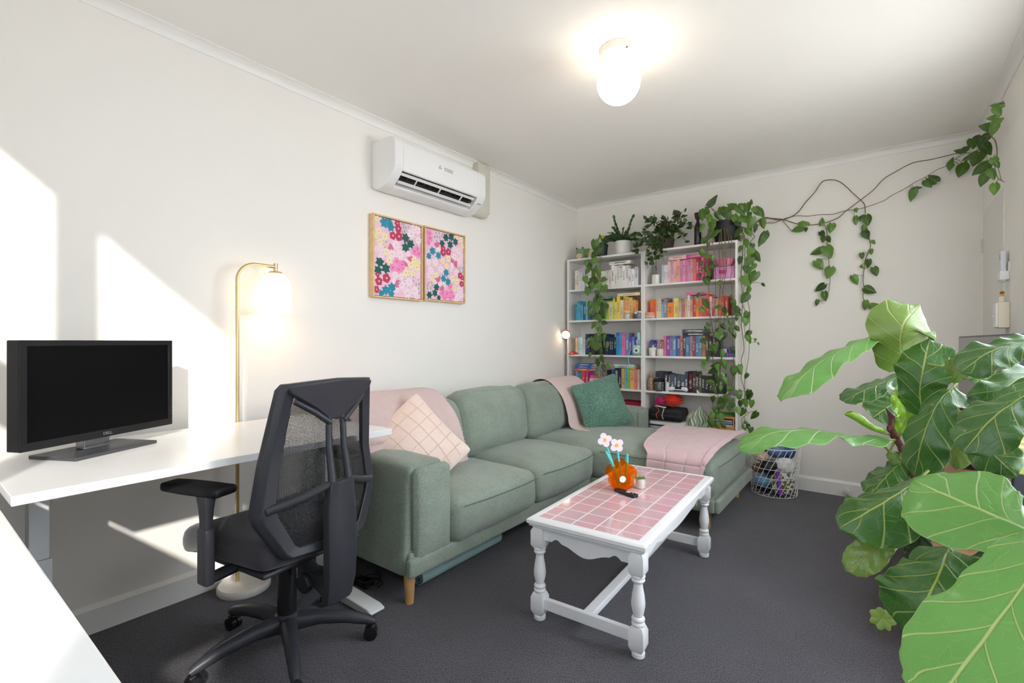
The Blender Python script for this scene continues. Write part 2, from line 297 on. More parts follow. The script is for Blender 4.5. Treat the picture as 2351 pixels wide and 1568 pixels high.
FRONT_LEAVES=[((1.401,4.115,2.022),0.049,235),((1.446,4.127,1.986),0.043,278),((1.379,4.146,1.93),0.065,278),((1.433,4.135,1.898),0.068,305),((1.477,4.117,1.877),0.043,262),((1.373,4.168,1.844),0.047,250),((1.416,4.157,1.819),0.043,278),((1.462,4.144,1.816),0.062,235),((1.392,4.119,1.789),0.034,235),((1.426,4.14,1.778),0.046,278),((1.459,4.136,1.752),0.052,278),((1.377,4.135,1.737),0.040,290),((1.43,4.156,1.693),0.081,290),((1.515,4.15,1.673),0.046,200),((1.366,4.119,1.575),0.043,250),((1.432,4.13,1.506),0.080,290),((1.5,4.16,1.48),0.052,190),((1.397,4.15,1.454),0.056,305),((1.577,4.116,1.445),0.057,290),((1.632,4.164,1.499),0.060,290),((1.666,4.131,1.45),0.065,330),((1.619,4.12,1.555),0.042,235),((1.578,4.154,1.403),0.048,290),((1.651,4.166,1.38),0.048,250),((1.678,4.132,1.415),0.053,305),((1.601,4.165,1.344),0.054,278),((1.555,4.166,1.312),0.055,305),((1.506,4.116,1.361),0.036,200),((1.429,4.169,1.337),0.037,100),((1.431,4.124,1.294),0.049,278),((1.659,4.163,1.297),0.054,305),((1.619,4.133,1.278),0.054,290),((1.511,4.147,1.274),0.061,250),((1.635,4.15,1.241),0.054,290),((1.531,4.14,1.236),0.079,270),((1.509,4.151,1.262),0.067,250),((1.553,4.164,1.232),0.066,250),((1.474,4.168,1.133),0.082,290),((1.51,4.112,1.16),0.044,262),((1.542,4.133,1.088),0.073,270),((1.622,4.129,1.115),0.058,262),((1.402,4.15,1.193),0.053,305),((1.447,4.112,1.051),0.044,270),((1.408,4.116,1.027),0.056,190),((1.482,4.147,1.004),0.074,200),((1.564,4.118,0.998),0.080,278),((1.518,4.131,0.976),0.059,278),((1.407,4.129,0.983),0.045,290),((1.459,4.164,0.95),0.082,200),((1.382,4.14,0.928),0.038,305),((1.634,4.132,0.948),0.079,278),((1.446,4.127,0.861),0.067,180),((1.464,4.144,0.835),0.037,270),((1.516,4.139,0.884),0.081,270),((1.55,4.15,0.904),0.066,290),((1.57,4.145,0.866),0.066,305),((1.5,4.151,0.79),0.067,290),((1.542,4.133,0.807),0.044,278),((1.596,4.162,0.808),0.058,235),((1.678,4.132,0.962),0.079,300),((1.474,4.142,0.713),0.052,270),((1.534,4.115,0.71),0.066,235),((1.597,4.133,0.729),0.080,350),((1.553,4.126,0.678),0.080,270),((1.517,4.135,0.667),0.059,250),((1.613,4.169,0.671),0.051,235),((1.67,4.155,0.761),0.072,270),((1.481,4.152,0.626),0.052,278),((1.516,4.151,0.639),0.044,290),((1.466,4.159,0.574),0.056,270),((1.541,4.148,0.563),0.074,305),((1.461,4.154,0.514),0.075,290),((1.514,4.147,0.507),0.052,305),((1.569,4.121,0.507),0.044,305),((1.673,4.129,0.642),0.065,290),((1.599,4.151,0.646),0.044,262)]
SIDE_LEAVES=[((1.665,4.231,1.943),0.053,262),((1.713,4.256,1.989),0.071,270),((1.752,4.229,1.948),0.053,262),((1.738,4.228,1.908),0.076,235),((1.784,4.264,1.882),0.100,300),((1.674,4.213,1.844),0.065,270),((1.725,4.22,1.829),0.088,235),((1.706,4.221,1.779),0.059,278),((1.716,4.265,1.762),0.071,262),((1.766,4.231,1.707),0.094,235),((1.716,4.243,1.675),0.106,290),((1.725,4.223,1.599),0.059,262),((1.696,4.238,1.539),0.089,250),((1.764,4.251,1.793),0.053,262),((1.837,4.22,1.64),0.035,305),((1.714,4.218,1.4),0.065,262),((1.711,4.222,1.353),0.076,270),((1.707,4.265,1.254),0.071,235),((1.734,4.249,1.211),0.071,290),((1.776,4.245,1.201),0.029,262),((1.803,4.222,1.172),0.023,290),((1.658,4.242,0.961),0.077,270),((1.711,4.245,0.905),0.053,235),((1.654,4.236,0.754),0.077,278),((1.726,4.215,0.766),0.076,250),((1.727,4.258,0.747),0.071,262),((1.678,4.213,0.684),0.059,278),((1.713,4.211,0.698),0.065,290),((1.751,4.236,0.688),0.065,278),((1.676,4.257,0.61),0.072,235),((1.761,4.243,0.599),0.076,235),((1.712,4.23,0.538),0.035,305),((1.703,4.212,0.497),0.047,290),((1.729,4.25,0.497),0.053,290),((1.745,4.218,0.48),0.053,262)]
CROWN_LEAVES=[((1.451,4.189,2.376),0.112,60),((1.356,4.233,2.273),0.097,270),((1.401,4.237,2.275),0.070,262),((1.441,4.198,2.229),0.078,305),((1.429,4.186,2.205),0.052,262),((1.454,4.205,2.159),0.095,278),((1.362,4.211,2.157),0.070,250),((1.418,4.23,2.106),0.096,250),((1.479,4.222,2.104),0.095,20),((1.377,4.239,2.05),0.071,235),((1.499,4.215,2.231),0.078,290),((1.567,4.233,2.239),0.103,290),((1.599,4.232,2.31),0.077,160),((1.647,4.208,2.184),0.093,305),((1.685,4.193,2.249),0.100,305),((1.719,4.227,2.266),0.084,270),((1.745,4.233,2.315),0.042,90),((1.69,4.233,2.182),0.084,305),((1.746,4.192,2.136),0.099,262),((1.812,4.232,2.229),0.107,305),((1.816,4.211,2.012),0.123,250),((1.833,4.188,2.115),0.081,290),((1.65,4.195,2.068),0.084,250),((1.664,4.224,2.026),0.051,262),((1.736,4.209,2.074),0.083,290),((1.769,4.212,2.092),0.066,250),((1.658,4.191,2.149),0.059,305),((1.548,4.237,2.281),0.069,305),((1.505,4.237,2.281),0.061,262),((1.724,4.236,2.207),0.059,250),((1.694,4.182,2.282),0.058,120),((1.779,4.197,2.235),0.049,305),((1.416,4.21,2.305),0.052,290)]
SMALL_LEAVES=[((0.383,4.161,2.113),0.108,270),((0.371,4.149,2.016),0.072,250),((0.425,4.147,2.047),0.083,235),((0.389,4.148,1.966),0.072,270),((0.326,4.111,2.048),0.072,262),((0.3,4.163,1.95),0.073,278),((0.33,4.17,1.916),0.073,290),((0.308,4.147,1.872),0.072,235),((0.366,4.136,1.844),0.090,250),((0.401,4.148,1.885),0.072,250),((0.439,4.131,1.832),0.083,290),((0.3,4.147,1.786),0.079,290),((0.385,4.167,1.771),0.102,305),((0.328,4.167,1.748),0.060,278),((0.502,4.132,1.779),0.070,0),((0.458,4.128,1.709),0.083,305),((0.524,4.113,1.682),0.076,278),((0.368,4.142,1.722),0.072,278),((0.313,4.157,1.678),0.091,262),((0.411,4.128,1.632),0.095,270),((0.45,4.122,1.582),0.089,250),((0.385,4.144,1.577),0.084,262),((0.348,4.114,1.544),0.072,250),((0.349,4.112,1.464),0.078,270),((0.426,4.123,1.51),0.107,290),((0.476,4.163,1.499),0.118,270),((0.394,4.163,1.449),0.096,235),((0.483,4.126,1.444),0.094,305),((0.458,4.117,1.403),0.082,305),((0.513,4.122,1.37),0.064,340),((0.363,4.163,1.348),0.072,235),((0.419,4.136,1.32),0.083,270),((0.45,4.121,1.277),0.094,250),((0.461,4.17,1.235),0.083,235),((0.415,4.156,1.219),0.095,262),((0.355,4.167,1.176),0.108,278),((0.318,4.136,1.171),0.060,250),((0.423,4.117,1.14),0.095,235),((0.52,4.121,1.151),0.076,262),((0.463,4.12,1.103),0.059,270),((0.324,4.168,1.057),0.054,250),((0.446,4.13,1.034),0.077,250),((0.481,4.128,1.014),0.071,305),((0.431,4.135,0.986),0.071,270),((0.475,4.165,0.933),0.083,305),((0.552,4.136,0.968),0.053,305),((0.441,4.127,0.876),0.059,290),((0.483,4.137,0.835),0.059,250),((0.44,4.164,2.197),0.048,100)]
FRONT_STEMS=[[(1.418,4.2,2.087),(1.415,4.2,2.004),(1.415,4.2,1.909),(1.41,4.2,1.797),(1.426,4.2,1.662),(1.437,4.2,1.471),(1.445,4.2,1.343),(1.415,4.2,1.215)],[(1.463,4.2,2.065),(1.474,4.2,1.913),(1.484,4.2,1.746),(1.482,4.2,1.58),(1.479,4.2,1.442),(1.484,4.2,1.303),(1.458,4.2,1.215)],[(1.513,4.21,2.054),(1.511,4.21,1.856),(1.519,4.21,1.689),(1.513,4.21,1.579),(1.503,4.21,1.469),(1.508,4.21,1.358),(1.492,4.21,1.215)],[(1.529,4.2,2.072),(1.534,4.2,1.962),(1.547,4.2,1.807),(1.544,4.2,1.719),(1.526,4.2,1.655),(1.547,4.2,1.533),(1.524,4.2,1.385),(1.537,4.2,1.214)],[(1.557,4.2,2.069),(1.555,4.2,1.905),(1.568,4.2,1.794),(1.552,4.2,1.686),(1.542,4.2,1.577),(1.552,4.2,1.412),(1.542,4.2,1.247)],[(1.583,4.2,2.065),(1.58,4.2,1.929),(1.557,4.2,1.729),(1.542,4.2,1.599)],[(1.606,4.2,2.04),(1.598,4.2,1.873),(1.608,4.2,1.779),(1.601,4.2,1.693),(1.613,4.2,1.61),(1.608,4.2,1.464),(1.613,4.2,1.328),(1.593,4.2,1.214)],[(1.439,4.19,1.428),(1.452,4.19,1.347),(1.484,4.19,1.16),(1.465,4.19,1.026),(1.503,4.19,0.827),(1.465,4.19,0.691),(1.49,4.19,0.559),(1.465,4.19,0.49)],[(1.528,4.19,1.292),(1.534,4.19,1.094),(1.515,4.19,0.894),(1.503,4.19,0.76),(1.528,4.19,0.629),(1.522,4.19,0.502)],[(1.614,4.19,1.422),(1.614,4.19,1.324),(1.621,4.19,1.095),(1.627,4.19,0.997),(1.608,4.19,0.8),(1.59,4.19,0.7),(1.596,4.19,0.635)]]
SIDE_STEMS=[[(1.67,4.3,2.071),(1.67,4.3,1.91),(1.66,4.3,1.75),(1.67,4.3,1.534),(1.66,4.3,1.341),(1.67,4.3,1.255),(1.68,4.3,1.126),(1.66,4.3,1.04),(1.67,4.3,0.975),(1.66,4.3,0.889),(1.685,4.3,0.783),(1.69,4.3,0.644),(1.709,4.3,0.603),(1.665,4.3,0.556),(1.67,4.3,0.481)],[(1.755,4.29,2.058),(1.726,4.29,1.987),(1.721,4.29,1.796),(1.726,4.29,1.637),(1.711,4.29,1.531),(1.726,4.29,1.424),(1.721,4.29,1.233),(1.721,4.29,1.105),(1.707,4.29,0.988),(1.687,4.29,0.869),(1.687,4.29,0.762)],[(1.684,4.28,2.066),(1.689,4.28,1.852),(1.684,4.28,1.639),(1.674,4.28,1.511),(1.692,4.28,1.425),(1.684,4.28,1.318),(1.704,4.28,1.211)]]
SMALL_STEMS=[[(0.41,4.2,2.18),(0.422,4.2,2.029),(0.416,4.2,1.793),(0.428,4.2,1.578),(0.41,4.2,1.364),(0.445,4.2,1.15),(0.457,4.2,0.99),(0.451,4.2,0.84)],[(0.386,4.2,2.162),(0.35,4.2,2.015),(0.362,4.2,1.797),(0.386,4.2,1.58),(0.374,4.2,1.311),(0.35,4.2,1.149),(0.386,4.2,0.988),(0.404,4.2,0.881)],[(0.44,4.21,2.157),(0.428,4.21,1.954),(0.417,4.21,1.708),(0.44,4.21,1.471),(0.428,4.21,1.257),(0.417,4.21,1.042)]]
ART_ONE=[('t',0.199,0.060,0.059),('t',0.333,0.095,0.055),('t',0.308,0.012,0.039),('t',0.231,0.925,0.055),('t',0.359,0.881,0.056),('t',0.141,0.977,0.039),('t',0.346,0.977,0.044),('g',0.654,0.198,0.057),('g',0.769,0.265,0.054),('g',0.654,0.325,0.057),('g',0.109,0.576,0.058),('g',0.077,0.683,0.054),('g',0.231,0.646,0.059),('r',0.474,0.006,0.040),('r',0.494,0.096,0.048),('r',0.378,0.204,0.048),('r',0.506,0.198,0.056),('r',0.090,0.821,0.050),('r',0.244,0.771,0.055),('r',0.032,0.929,0.042),('r',0.064,0.734,0.031),('o',0.218,0.338,0.027),('p',0.333,0.364,0.036),('p',0.756,0.469,0.037),('p',0.474,0.821,0.048),('p',0.654,0.529,0.041),('y',0.090,0.184,0.046),('y',0.212,0.238,0.051),('y',0.109,0.317,0.046),('y',0.058,0.018,0.039),('y',0.026,0.253,0.035),('y',0.244,0.430,0.047),('y',0.308,0.533,0.051),('y',0.846,0.471,0.050),('y',0.776,0.545,0.054),('y',0.910,0.569,0.055),('y',0.660,0.664,0.057),('y',0.814,0.662,0.046),('y',0.962,0.496,0.034),('w',0.782,0.126,0.066),('w',0.923,0.059,0.059),('w',0.949,0.194,0.055),('w',0.449,0.318,0.060),('w',0.359,0.444,0.060),('w',0.532,0.437,0.061),('w',0.731,0.785,0.062),('w',0.571,0.838,0.061),('w',0.699,0.935,0.066),('w',0.859,0.896,0.063),('w',0.705,0.409,0.041),('w',0.436,0.712,0.048),('w',0.564,0.725,0.045),('w',0.128,0.396,0.047),('w',0.141,0.487,0.043),('w',0.936,0.675,0.038),('w',0.474,0.909,0.040),('w',0.897,0.972,0.042),('w',0.833,0.027,0.042),('w',0.038,0.421,0.035),('m',0.462,0.533,0.052),('m',0.372,0.622,0.052),('m',0.577,0.562,0.049),('m',0.500,0.634,0.052),('m',0.590,0.617,0.037),('m',0.859,0.357,0.050),('m',0.949,0.379,0.051),('m',0.923,0.315,0.042),('b',0.667,0.512,0.034),('b',0.404,0.794,0.036),('l',0.571,0.019,0.020),('l',0.622,0.015,0.020),('l',0.615,0.057,0.020),('l',0.667,0.061,0.020),('l',0.628,0.112,0.020),('l',0.577,0.128,0.018),('l',0.718,0.045,0.016),('l',0.237,0.297,0.020),('l',0.301,0.348,0.020),('l',0.218,0.370,0.017),('l',0.833,0.764,0.022),('l',0.897,0.809,0.022),('l',0.962,0.795,0.024),('l',0.949,0.860,0.022),('l',0.968,0.917,0.020),('l',0.949,0.733,0.017),('l',0.833,0.706,0.018)]
ART_TWO=[('g',0.514,0.069,0.053),('g',0.657,0.043,0.054),('g',0.771,0.102,0.050),('g',0.629,0.161,0.053),('g',0.414,0.170,0.048),('g',0.271,0.821,0.048),('g',0.229,0.910,0.047),('g',0.093,0.946,0.047),('g',0.329,0.978,0.036),('t',0.171,0.308,0.051),('t',0.079,0.391,0.043),('t',0.321,0.356,0.048),('t',0.521,0.589,0.049),('t',0.450,0.683,0.048),('t',0.571,0.724,0.053),('r',0.443,0.296,0.052),('r',0.579,0.274,0.049),('r',0.443,0.240,0.040),('r',0.907,0.601,0.047),('r',0.943,0.726,0.042),('r',0.986,0.629,0.034),('p',0.286,0.209,0.040),('p',0.771,0.436,0.042),('p',0.314,0.707,0.044),('p',0.414,0.838,0.040),('p',0.686,0.394,0.033),('y',0.921,0.049,0.047),('y',0.964,0.150,0.043),('y',0.800,0.015,0.029),('y',0.429,0.426,0.048),('y',0.579,0.376,0.049),('y',0.536,0.490,0.045),('y',0.271,0.646,0.048),('y',0.164,0.708,0.039),('y',0.686,0.659,0.050),('y',0.807,0.705,0.050),('y',0.736,0.805,0.046),('w',0.243,0.466,0.059),('w',0.071,0.481,0.047),('w',0.129,0.585,0.051),('w',0.379,0.551,0.056),('w',0.743,0.331,0.054),('w',0.864,0.234,0.055),('w',0.886,0.375,0.055),('w',0.743,0.214,0.042),('w',0.657,0.529,0.037),('w',0.786,0.568,0.042),('w',0.886,0.822,0.055),('w',0.843,0.934,0.059),('w',0.971,0.903,0.043),('w',0.071,0.667,0.039),('w',0.471,0.770,0.036),('w',0.171,0.622,0.035),('w',0.943,0.293,0.034),('w',0.229,0.752,0.036),('w',0.786,0.978,0.042),('m',0.086,0.067,0.051),('m',0.100,0.135,0.051),('m',0.071,0.201,0.039),('m',0.629,0.786,0.049),('m',0.414,0.902,0.052),('m',0.543,0.897,0.053),('m',0.657,0.875,0.049),('m',0.486,0.972,0.049),('m',0.629,0.951,0.049),('m',0.714,0.931,0.037),('b',0.317,0.265,0.036),('b',0.679,0.461,0.035),('b',0.364,0.756,0.034),('l',0.264,0.029,0.022),('l',0.336,0.028,0.021),('l',0.229,0.097,0.021),('l',0.286,0.086,0.021),('l',0.350,0.090,0.021),('l',0.429,0.024,0.019),('l',0.407,0.059,0.019),('l',0.271,0.147,0.019),('l',0.850,0.496,0.022),('l',0.900,0.483,0.022),('l',0.971,0.481,0.024),('l',0.907,0.525,0.022),('l',0.979,0.536,0.022),('l',0.079,0.776,0.020),('l',0.150,0.760,0.020),('l',0.050,0.816,0.020),('l',0.164,0.807,0.020),('l',0.129,0.844,0.020),('l',0.050,0.859,0.020),('l',0.214,0.792,0.019)]
FIG_LEAVES=[
 ('long',[(2.555,1.78,1.209),(2.49,1.681,1.173),(2.415,1.573,1.116),(2.352,1.475,1.032)],0.058,(-0.35,-0.6,0.75),0.25,0.010,0),
 ('top',[(2.632,1.814,1.11),(2.612,1.748,1.174),(2.618,1.728,1.241),(2.656,1.807,1.298)],0.085,(0.15,-1,0.1),0.35,0.012,1),
 ('mid',[(2.623,1.87,1.091),(2.575,1.796,1.07),(2.525,1.707,1.048),(2.485,1.651,1.023)],0.042,(-0.2,-0.7,0.7),0.15,0.006,0),
 ('shade',[(2.627,1.999,1.009),(2.588,1.969,0.981),(2.548,1.939,0.946)],0.062,(-0.3,-1,0.2),0.15,0.006,0),
 ('new',[(2.607,1.77,0.923),(2.626,1.772,0.975),(2.612,1.736,1.021),(2.589,1.693,1.051)],0.038,(0.2,-1,0.25),-0.40,0.006,2),
 ('roll',[(2.577,1.734,0.931),(2.545,1.685,0.947),(2.512,1.635,0.975),(2.489,1.604,0.992)],0.017,(-0.2,-0.5,0.8),-1.00,0.003,2),
 ('reach',[(2.584,1.715,0.917),(2.509,1.594,0.936),(2.43,1.471,0.96),(2.357,1.353,0.963),(2.293,1.265,0.932)],0.064,(-0.25,-0.55,0.8),0.20,0.012,0),
 ('face',[(2.659,1.708,0.986),(2.649,1.663,1.06),(2.658,1.67,1.129),(2.674,1.746,1.198)],0.066,(-0.2,-1,0.25),0.20,0.012,0),
 ('drape',[(2.712,1.649,1.076),(2.675,1.57,1.032),(2.648,1.549,0.951),(2.634,1.564,0.855)],0.055,(-0.45,-0.9,0.15),0.45,0.012,0),
 ('right_long',[(2.867,1.553,1.206),(2.807,1.507,1.187),(2.754,1.466,1.168),(2.704,1.429,1.123)],0.046,(-0.2,-0.75,0.65),0.20,0.012,0),
 ('right_fold',[(2.694,1.61,1.127),(2.712,1.586,1.123),(2.73,1.575,1.103)],0.034,(-0.1,-0.9,-0.3),0.20,0.006,1),
 ('right_back',[(2.879,1.688,1.124),(2.823,1.607,1.106),(2.778,1.548,1.067),(2.751,1.527,1.023)],0.046,(-0.1,-1,0.3),0.20,0.010,0),
 ('right_front',[(2.854,1.455,1.125),(2.789,1.38,1.079),(2.739,1.329,1.037),(2.697,1.31,0.97)],0.056,(-0.35,-0.8,0.5),0.25,0.012,0),
 ('dark_one',[(2.75,2.155,1.112),(2.807,2.199,1.098),(2.871,2.248,1.054)],0.034,(0,-1,0.1),0.10,0.006,0),
 ('dark_two',[(2.923,2.287,1.149),(2.876,2.252,1.138),(2.825,2.213,1.12)],0.026,(0,-1,0.1),0.10,0.006,0),
 ('yellow_one',[(2.893,1.762,0.975),(2.841,1.697,0.986),(2.792,1.634,0.966)],0.036,(-0.1,-1,0.35),0.20,0.006,3),
 ('yellow_two',[(2.907,1.835,0.937),(2.855,1.758,0.91),(2.828,1.712,0.866)],0.034,(-0.1,-1,0.3),0.20,0.006,3),
 ('stand',[(2.745,1.774,0.992),(2.731,1.738,0.931),(2.726,1.722,0.853)],0.030,(-0.5,-0.9,0.1),0.35,0.006,1),
 ('low_right',[(2.736,1.541,0.989),(2.761,1.535,0.948),(2.81,1.547,0.889)],0.046,(-0.1,-1,0.3),0.20,0.008,0),
 ('olive',[(2.754,2.033,0.961),(2.714,1.978,0.917),(2.676,1.923,0.855)],0.036,(-0.2,-1,0),0.20,0.006,1),
 ('small_left',[(2.628,1.748,0.868),(2.589,1.68,0.833),(2.543,1.621,0.774)],0.048,(-0.5,-0.9,0.2),0.20,0.008,0),
 ('light_under',[(2.585,1.727,0.884),(2.618,1.715,0.849),(2.644,1.698,0.803)],0.026,(0.4,-0.9,0.3),0.30,0.005,1),
 ('big_light',[(2.8,1.162,0.863),(2.743,1.144,0.888),(2.682,1.173,0.904),(2.616,1.236,0.917)],0.092,(-0.25,-0.55,0.8),0.12,0.006,0),
 ('saddle',[(2.644,1.471,0.88),(2.614,1.36,0.873),(2.564,1.284,0.845),(2.496,1.245,0.791)],0.074,(-0.25,-0.75,0.6),0.55,0.012,0),
 ('saddle_under',[(2.595,1.345,0.783),(2.557,1.304,0.744),(2.506,1.277,0.691)],0.034,(-0.3,-1,0.2),0.10,0.006,1),
 ('hang',[(2.67,1.239,0.798),(2.653,1.176,0.773),(2.629,1.133,0.724),(2.604,1.138,0.647)],0.080,(-0.3,-0.9,0.35),0.20,0.014,0),
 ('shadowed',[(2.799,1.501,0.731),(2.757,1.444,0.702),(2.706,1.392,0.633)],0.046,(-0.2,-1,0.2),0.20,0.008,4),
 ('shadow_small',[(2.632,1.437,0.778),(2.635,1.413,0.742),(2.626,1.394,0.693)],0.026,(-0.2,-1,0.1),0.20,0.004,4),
 ('right_bit',[(2.785,1.302,0.821),(2.762,1.284,0.792),(2.736,1.264,0.76)],0.028,(-0.2,-1,0.3),0.20,0.004,0),
 ('near',[(2.756,0.927,0.948),(2.705,0.85,0.893),(2.656,0.788,0.828),(2.608,0.739,0.758)],0.070,(-0.2,-0.5,0.85),0.10,0.006,0),
]
FIG_STEMS=[[(2.649,1.701,0.585),(2.649,1.663,0.714),(2.645,1.648,0.81),(2.63,1.711,0.863),(2.606,1.744,0.909),(2.59,1.757,0.942)],[(2.817,1.766,0.937),(2.768,1.767,0.987),(2.727,1.786,1.019),(2.674,1.821,1.061),(2.638,1.818,1.122),(2.58,1.8,1.186),(2.553,1.791,1.214)]]
# ------------------------------------------------------------------ sofa
def fabric(name,c1,c2,scale=420,bumps=.5,big=3.0,bigamt=.13,sheen=.3):
    k=NT(name); tc=k.n('TexCoord'); a=k.n('TexNoise'); a.inputs['Scale'].default_value=scale; a.inputs['Detail'].default_value=2
    b=k.n('TexNoise'); b.inputs['Scale'].default_value=big; b.inputs['Detail'].default_value=5; b.inputs['Roughness'].default_value=.65
    for t in (a,b): k.l(tc.outputs['Object'],t.inputs['Vector'])
    m=k.n('MapRange'); m.inputs[1].default_value=.32; m.inputs[2].default_value=.68; k.l(a.outputs[0],m.inputs[0])
    c=k.mix(m.outputs[0],lin(c1),lin(c2)); m2=k.n('MapRange'); m2.inputs[1].default_value=.35; m2.inputs[2].default_value=.65; m2.inputs[3].default_value=1-bigamt; m2.inputs[4].default_value=1+bigamt; k.l(b.outputs[0],m2.inputs[0])
    h=k.n('HueSaturation'); k.l(c,h.inputs['Color']); k.l(m2.outputs[0],h.inputs['Value']); k.l(h.outputs[0],k.b.inputs['Base Color'])
    k.b.inputs['Roughness'].default_value=.95; k.b.inputs['Specular IOR Level'].default_value=.15; k.b.inputs['Sheen Weight'].default_value=sheen
    s=k.math('ADD',a.outputs[0],k.math('MULTIPLY',b.outputs[0],2.0)); k.bump(s,bumps,.0025); return k.m
GREEN=fabric('sage_chenille',(120,131,119),(160,171,157),scale=300,bumps=.7); OAK=M('oak_leg',(206,160,104),.5,noise=(14,.15))
SEAM=M('sofa_piping',(104,116,105),.95,spec=.1)
sofa=thing('sofa','sage green fabric corner sofa with a chaise end and oak legs','sofa',(.86,2.8,0))
def part(mb,name,mat,par=sofa,smooth=50,**k): return mb.build(name,mat,par,smooth,world=True,**k)
part(MB().cushion((.82,2.70,.12),(.49,2.78,.185),.02,n=4).cushion((1.66,.94,.12),(.92,3.575,.185),.02,n=4),'base_frame',GREEN)
part(MB().cushion((.035,2.30,.085),(.905,2.56-.0,.178),.016,n=6),'front_rail',GREEN)
part(MB().cushion((.86,.035,.085),(1.335,3.088,.178),.016,n=6).cushion((.035,.98,.085),(1.775,3.57,.178),.016,n=6),'chaise_rail',GREEN)
part(MB().cushion((.20,2.72,.58),(.12,2.78,.42),.05,n=5,wr=.003),'back_frame',GREEN)
lean=lambda q: Vector((q.x,q.y+.035*max(0,(q.z+.23)/.46)*(1 if q.y<0 else .2),q.z))
a=part(MB().cushion((.87,.25,.50),(.445,1.53,.38),.035,(0,0,.012),n=7,wr=.003,fn=lean),'arm',GREEN)
part(MB().cushion((.05,.23,.42),(.895,1.565,.405),.03,(.01,0,0),n=5),'arm_front',GREEN)
part(MB().cushion((.84,.20,.42),(.48,4.07,.40),.035,(0,0,.01),n=5,wr=.003),'arm',GREEN)
part(MB().cushion((.05,.19,.38),(.905,4.07,.40),.025,n=4),'arm_front',GREEN)
def seat(x0,x1,y0,y1,z0,z1,seamz):
    c=((x0+x1)/2,(y0+y1)/2,(z0+z1)/2); s=part(MB().cushion((x1-x0,y1-y0,z1-z0),c,.055,(.02,.006,.035),n=10,wr=.007,ws=5),'seat_cushion',GREEN)
    return s
s1=seat(.28,.965,1.665,2.352,.215,.435,0); s2=seat(.28,.965,2.358,3.062,.215,.44,0); s3=seat(.28,1.765,3.07,3.97,.215,.455,0)
def piping(s,pts): MB().tube(pts,.0028,6).build('piping',SEAM,s,world=False)
piping(s1,[(.981,1.70,.40),(.992,1.85,.397),(.995,2.0,.395),(.992,2.2,.394),(.983,2.32,.397)])
piping(s2,[(.981,2.39,.405),(.992,2.55,.40),(.995,2.7,.399),(.992,2.9,.40),(.983,3.03,.405)])
piping(s3,[(1.0,3.066,.418),(1.2,3.062,.415),(1.45,3.062,.415),(1.68,3.066,.42)])
piping(s3,[(1.783,3.12,.42),(1.79,3.35,.415),(1.79,3.7,.415),(1.782,3.92,.42)])
def backc(y0,y1,h,tw=0,x=.335):
    rt=Matrix.Rotation(RAD(-11),3,'Y')@Matrix.Rotation(RAD(tw),3,'Z')
    return part(MB().cushion((.22,y1-y0,h),(x,(y0+y1)/2,.42+h/2),.085,(.05,.0,.02),n=10,wr=.014,ws=4.5,rot=rt),'back_cushion',GREEN)
backc(1.66,2.30,.40); backc(2.28,3.00,.43); backc(2.985,3.75,.42,2)
for x,y in ((.86,1.46),(.12,1.46),(1.69,3.20),(1.69,3.98),(.12,4.08)):
    part(MB().lathe([(.019,0),(.021,.02),(.027,.135)],20,(x,y,0)),'leg',OAK)

# cushions and throws on the sofa
def frame3(n,spin):
    n=Vector(n).normalized(); r=Vector((0,0,1)).cross(n).normalized(); u=n.cross(r); m=Matrix((r,u,n)).transposed()
    return m@Matrix.Rotation(RAD(spin),3,'Z')
def pinch(sz):
    def fn(q):
        u,v=q.x/(sz/2),q.y/(sz/2); k=1-.06*(1-min(1,abs(u))**2)*abs(v)**2-.06*(1-min(1,abs(v))**2)*abs(u)**2
        e=max(abs(u),abs(v)); return Vector((q.x*k,q.y*k,q.z*(1-.75*e**3)))
    return fn
def pillow(name,label,cat,c,size,th,n,spin,mat,wr=.008,slump=0):
    fn=pinch(size); rt=frame3(n,spin)
    o=MB().cushion((size,size,th),(0,0,0),.03,(0,0,th*.55),n=14,wr=wr,ws=5,rot=rt,fn=fn).build(name,mat,None,60,loc=c); tag(o,label,cat); return o
def quilt_mat(name,c1,c2,rib=0,grid=0,noisy=90):
    k=NT(name); tc=k.n('TexCoord'); a=k.n('TexNoise'); a.inputs['Scale'].default_value=noisy; a.inputs['Detail'].default_value=3; k.l(tc.outputs['Object'],a.inputs['Vector'])
    k.l(k.mix(a.outputs[0],lin(c1),lin(c2)),k.b.inputs['Base Color']); k.b.inputs['Roughness'].default_value=.95; k.b.inputs['Specular IOR Level'].default_value=.1; k.b.inputs['Sheen Weight'].default_value=.35
    if rib:
        w=k.n('TexWave',wave_type='BANDS',bands_direction='Y'); w.inputs['Scale'].default_value=rib; w.inputs['Distortion'].default_value=.6; k.l(tc.outputs['Object'],w.inputs['Vector']); k.bump(w.outputs[0],.8,.004)
    else: k.bump(a.outputs[0],.3,.002)
    return k.m
BLUSH=quilt_mat('blush_linen',(232,205,192),(246,225,214)); GAUZE=quilt_mat('pink_gauze',(240,208,203),(250,226,222),rib=60); GAUZE2=quilt_mat('pink_gauze_folded',(238,206,200),(248,222,216),rib=55)
TWEED=fabric('green_tweed',(62,104,90),(128,162,146),scale=150,bumps=.9,big=7,bigamt=.1,sheen=.2); VELVET=quilt_mat('pink_velvet',(206,172,176),(222,192,194),noisy=14)
pq=pillow('throw_pillow','pale blush quilted throw pillow leaning on the near sofa arm','pillow',(.575,1.74,.615),.46,.10,(.80,-.42,.42),38,BLUSH,.004)
QS=M('blush_stitching',(230,204,191),.9); rt=frame3((.80,-.42,.42),38)
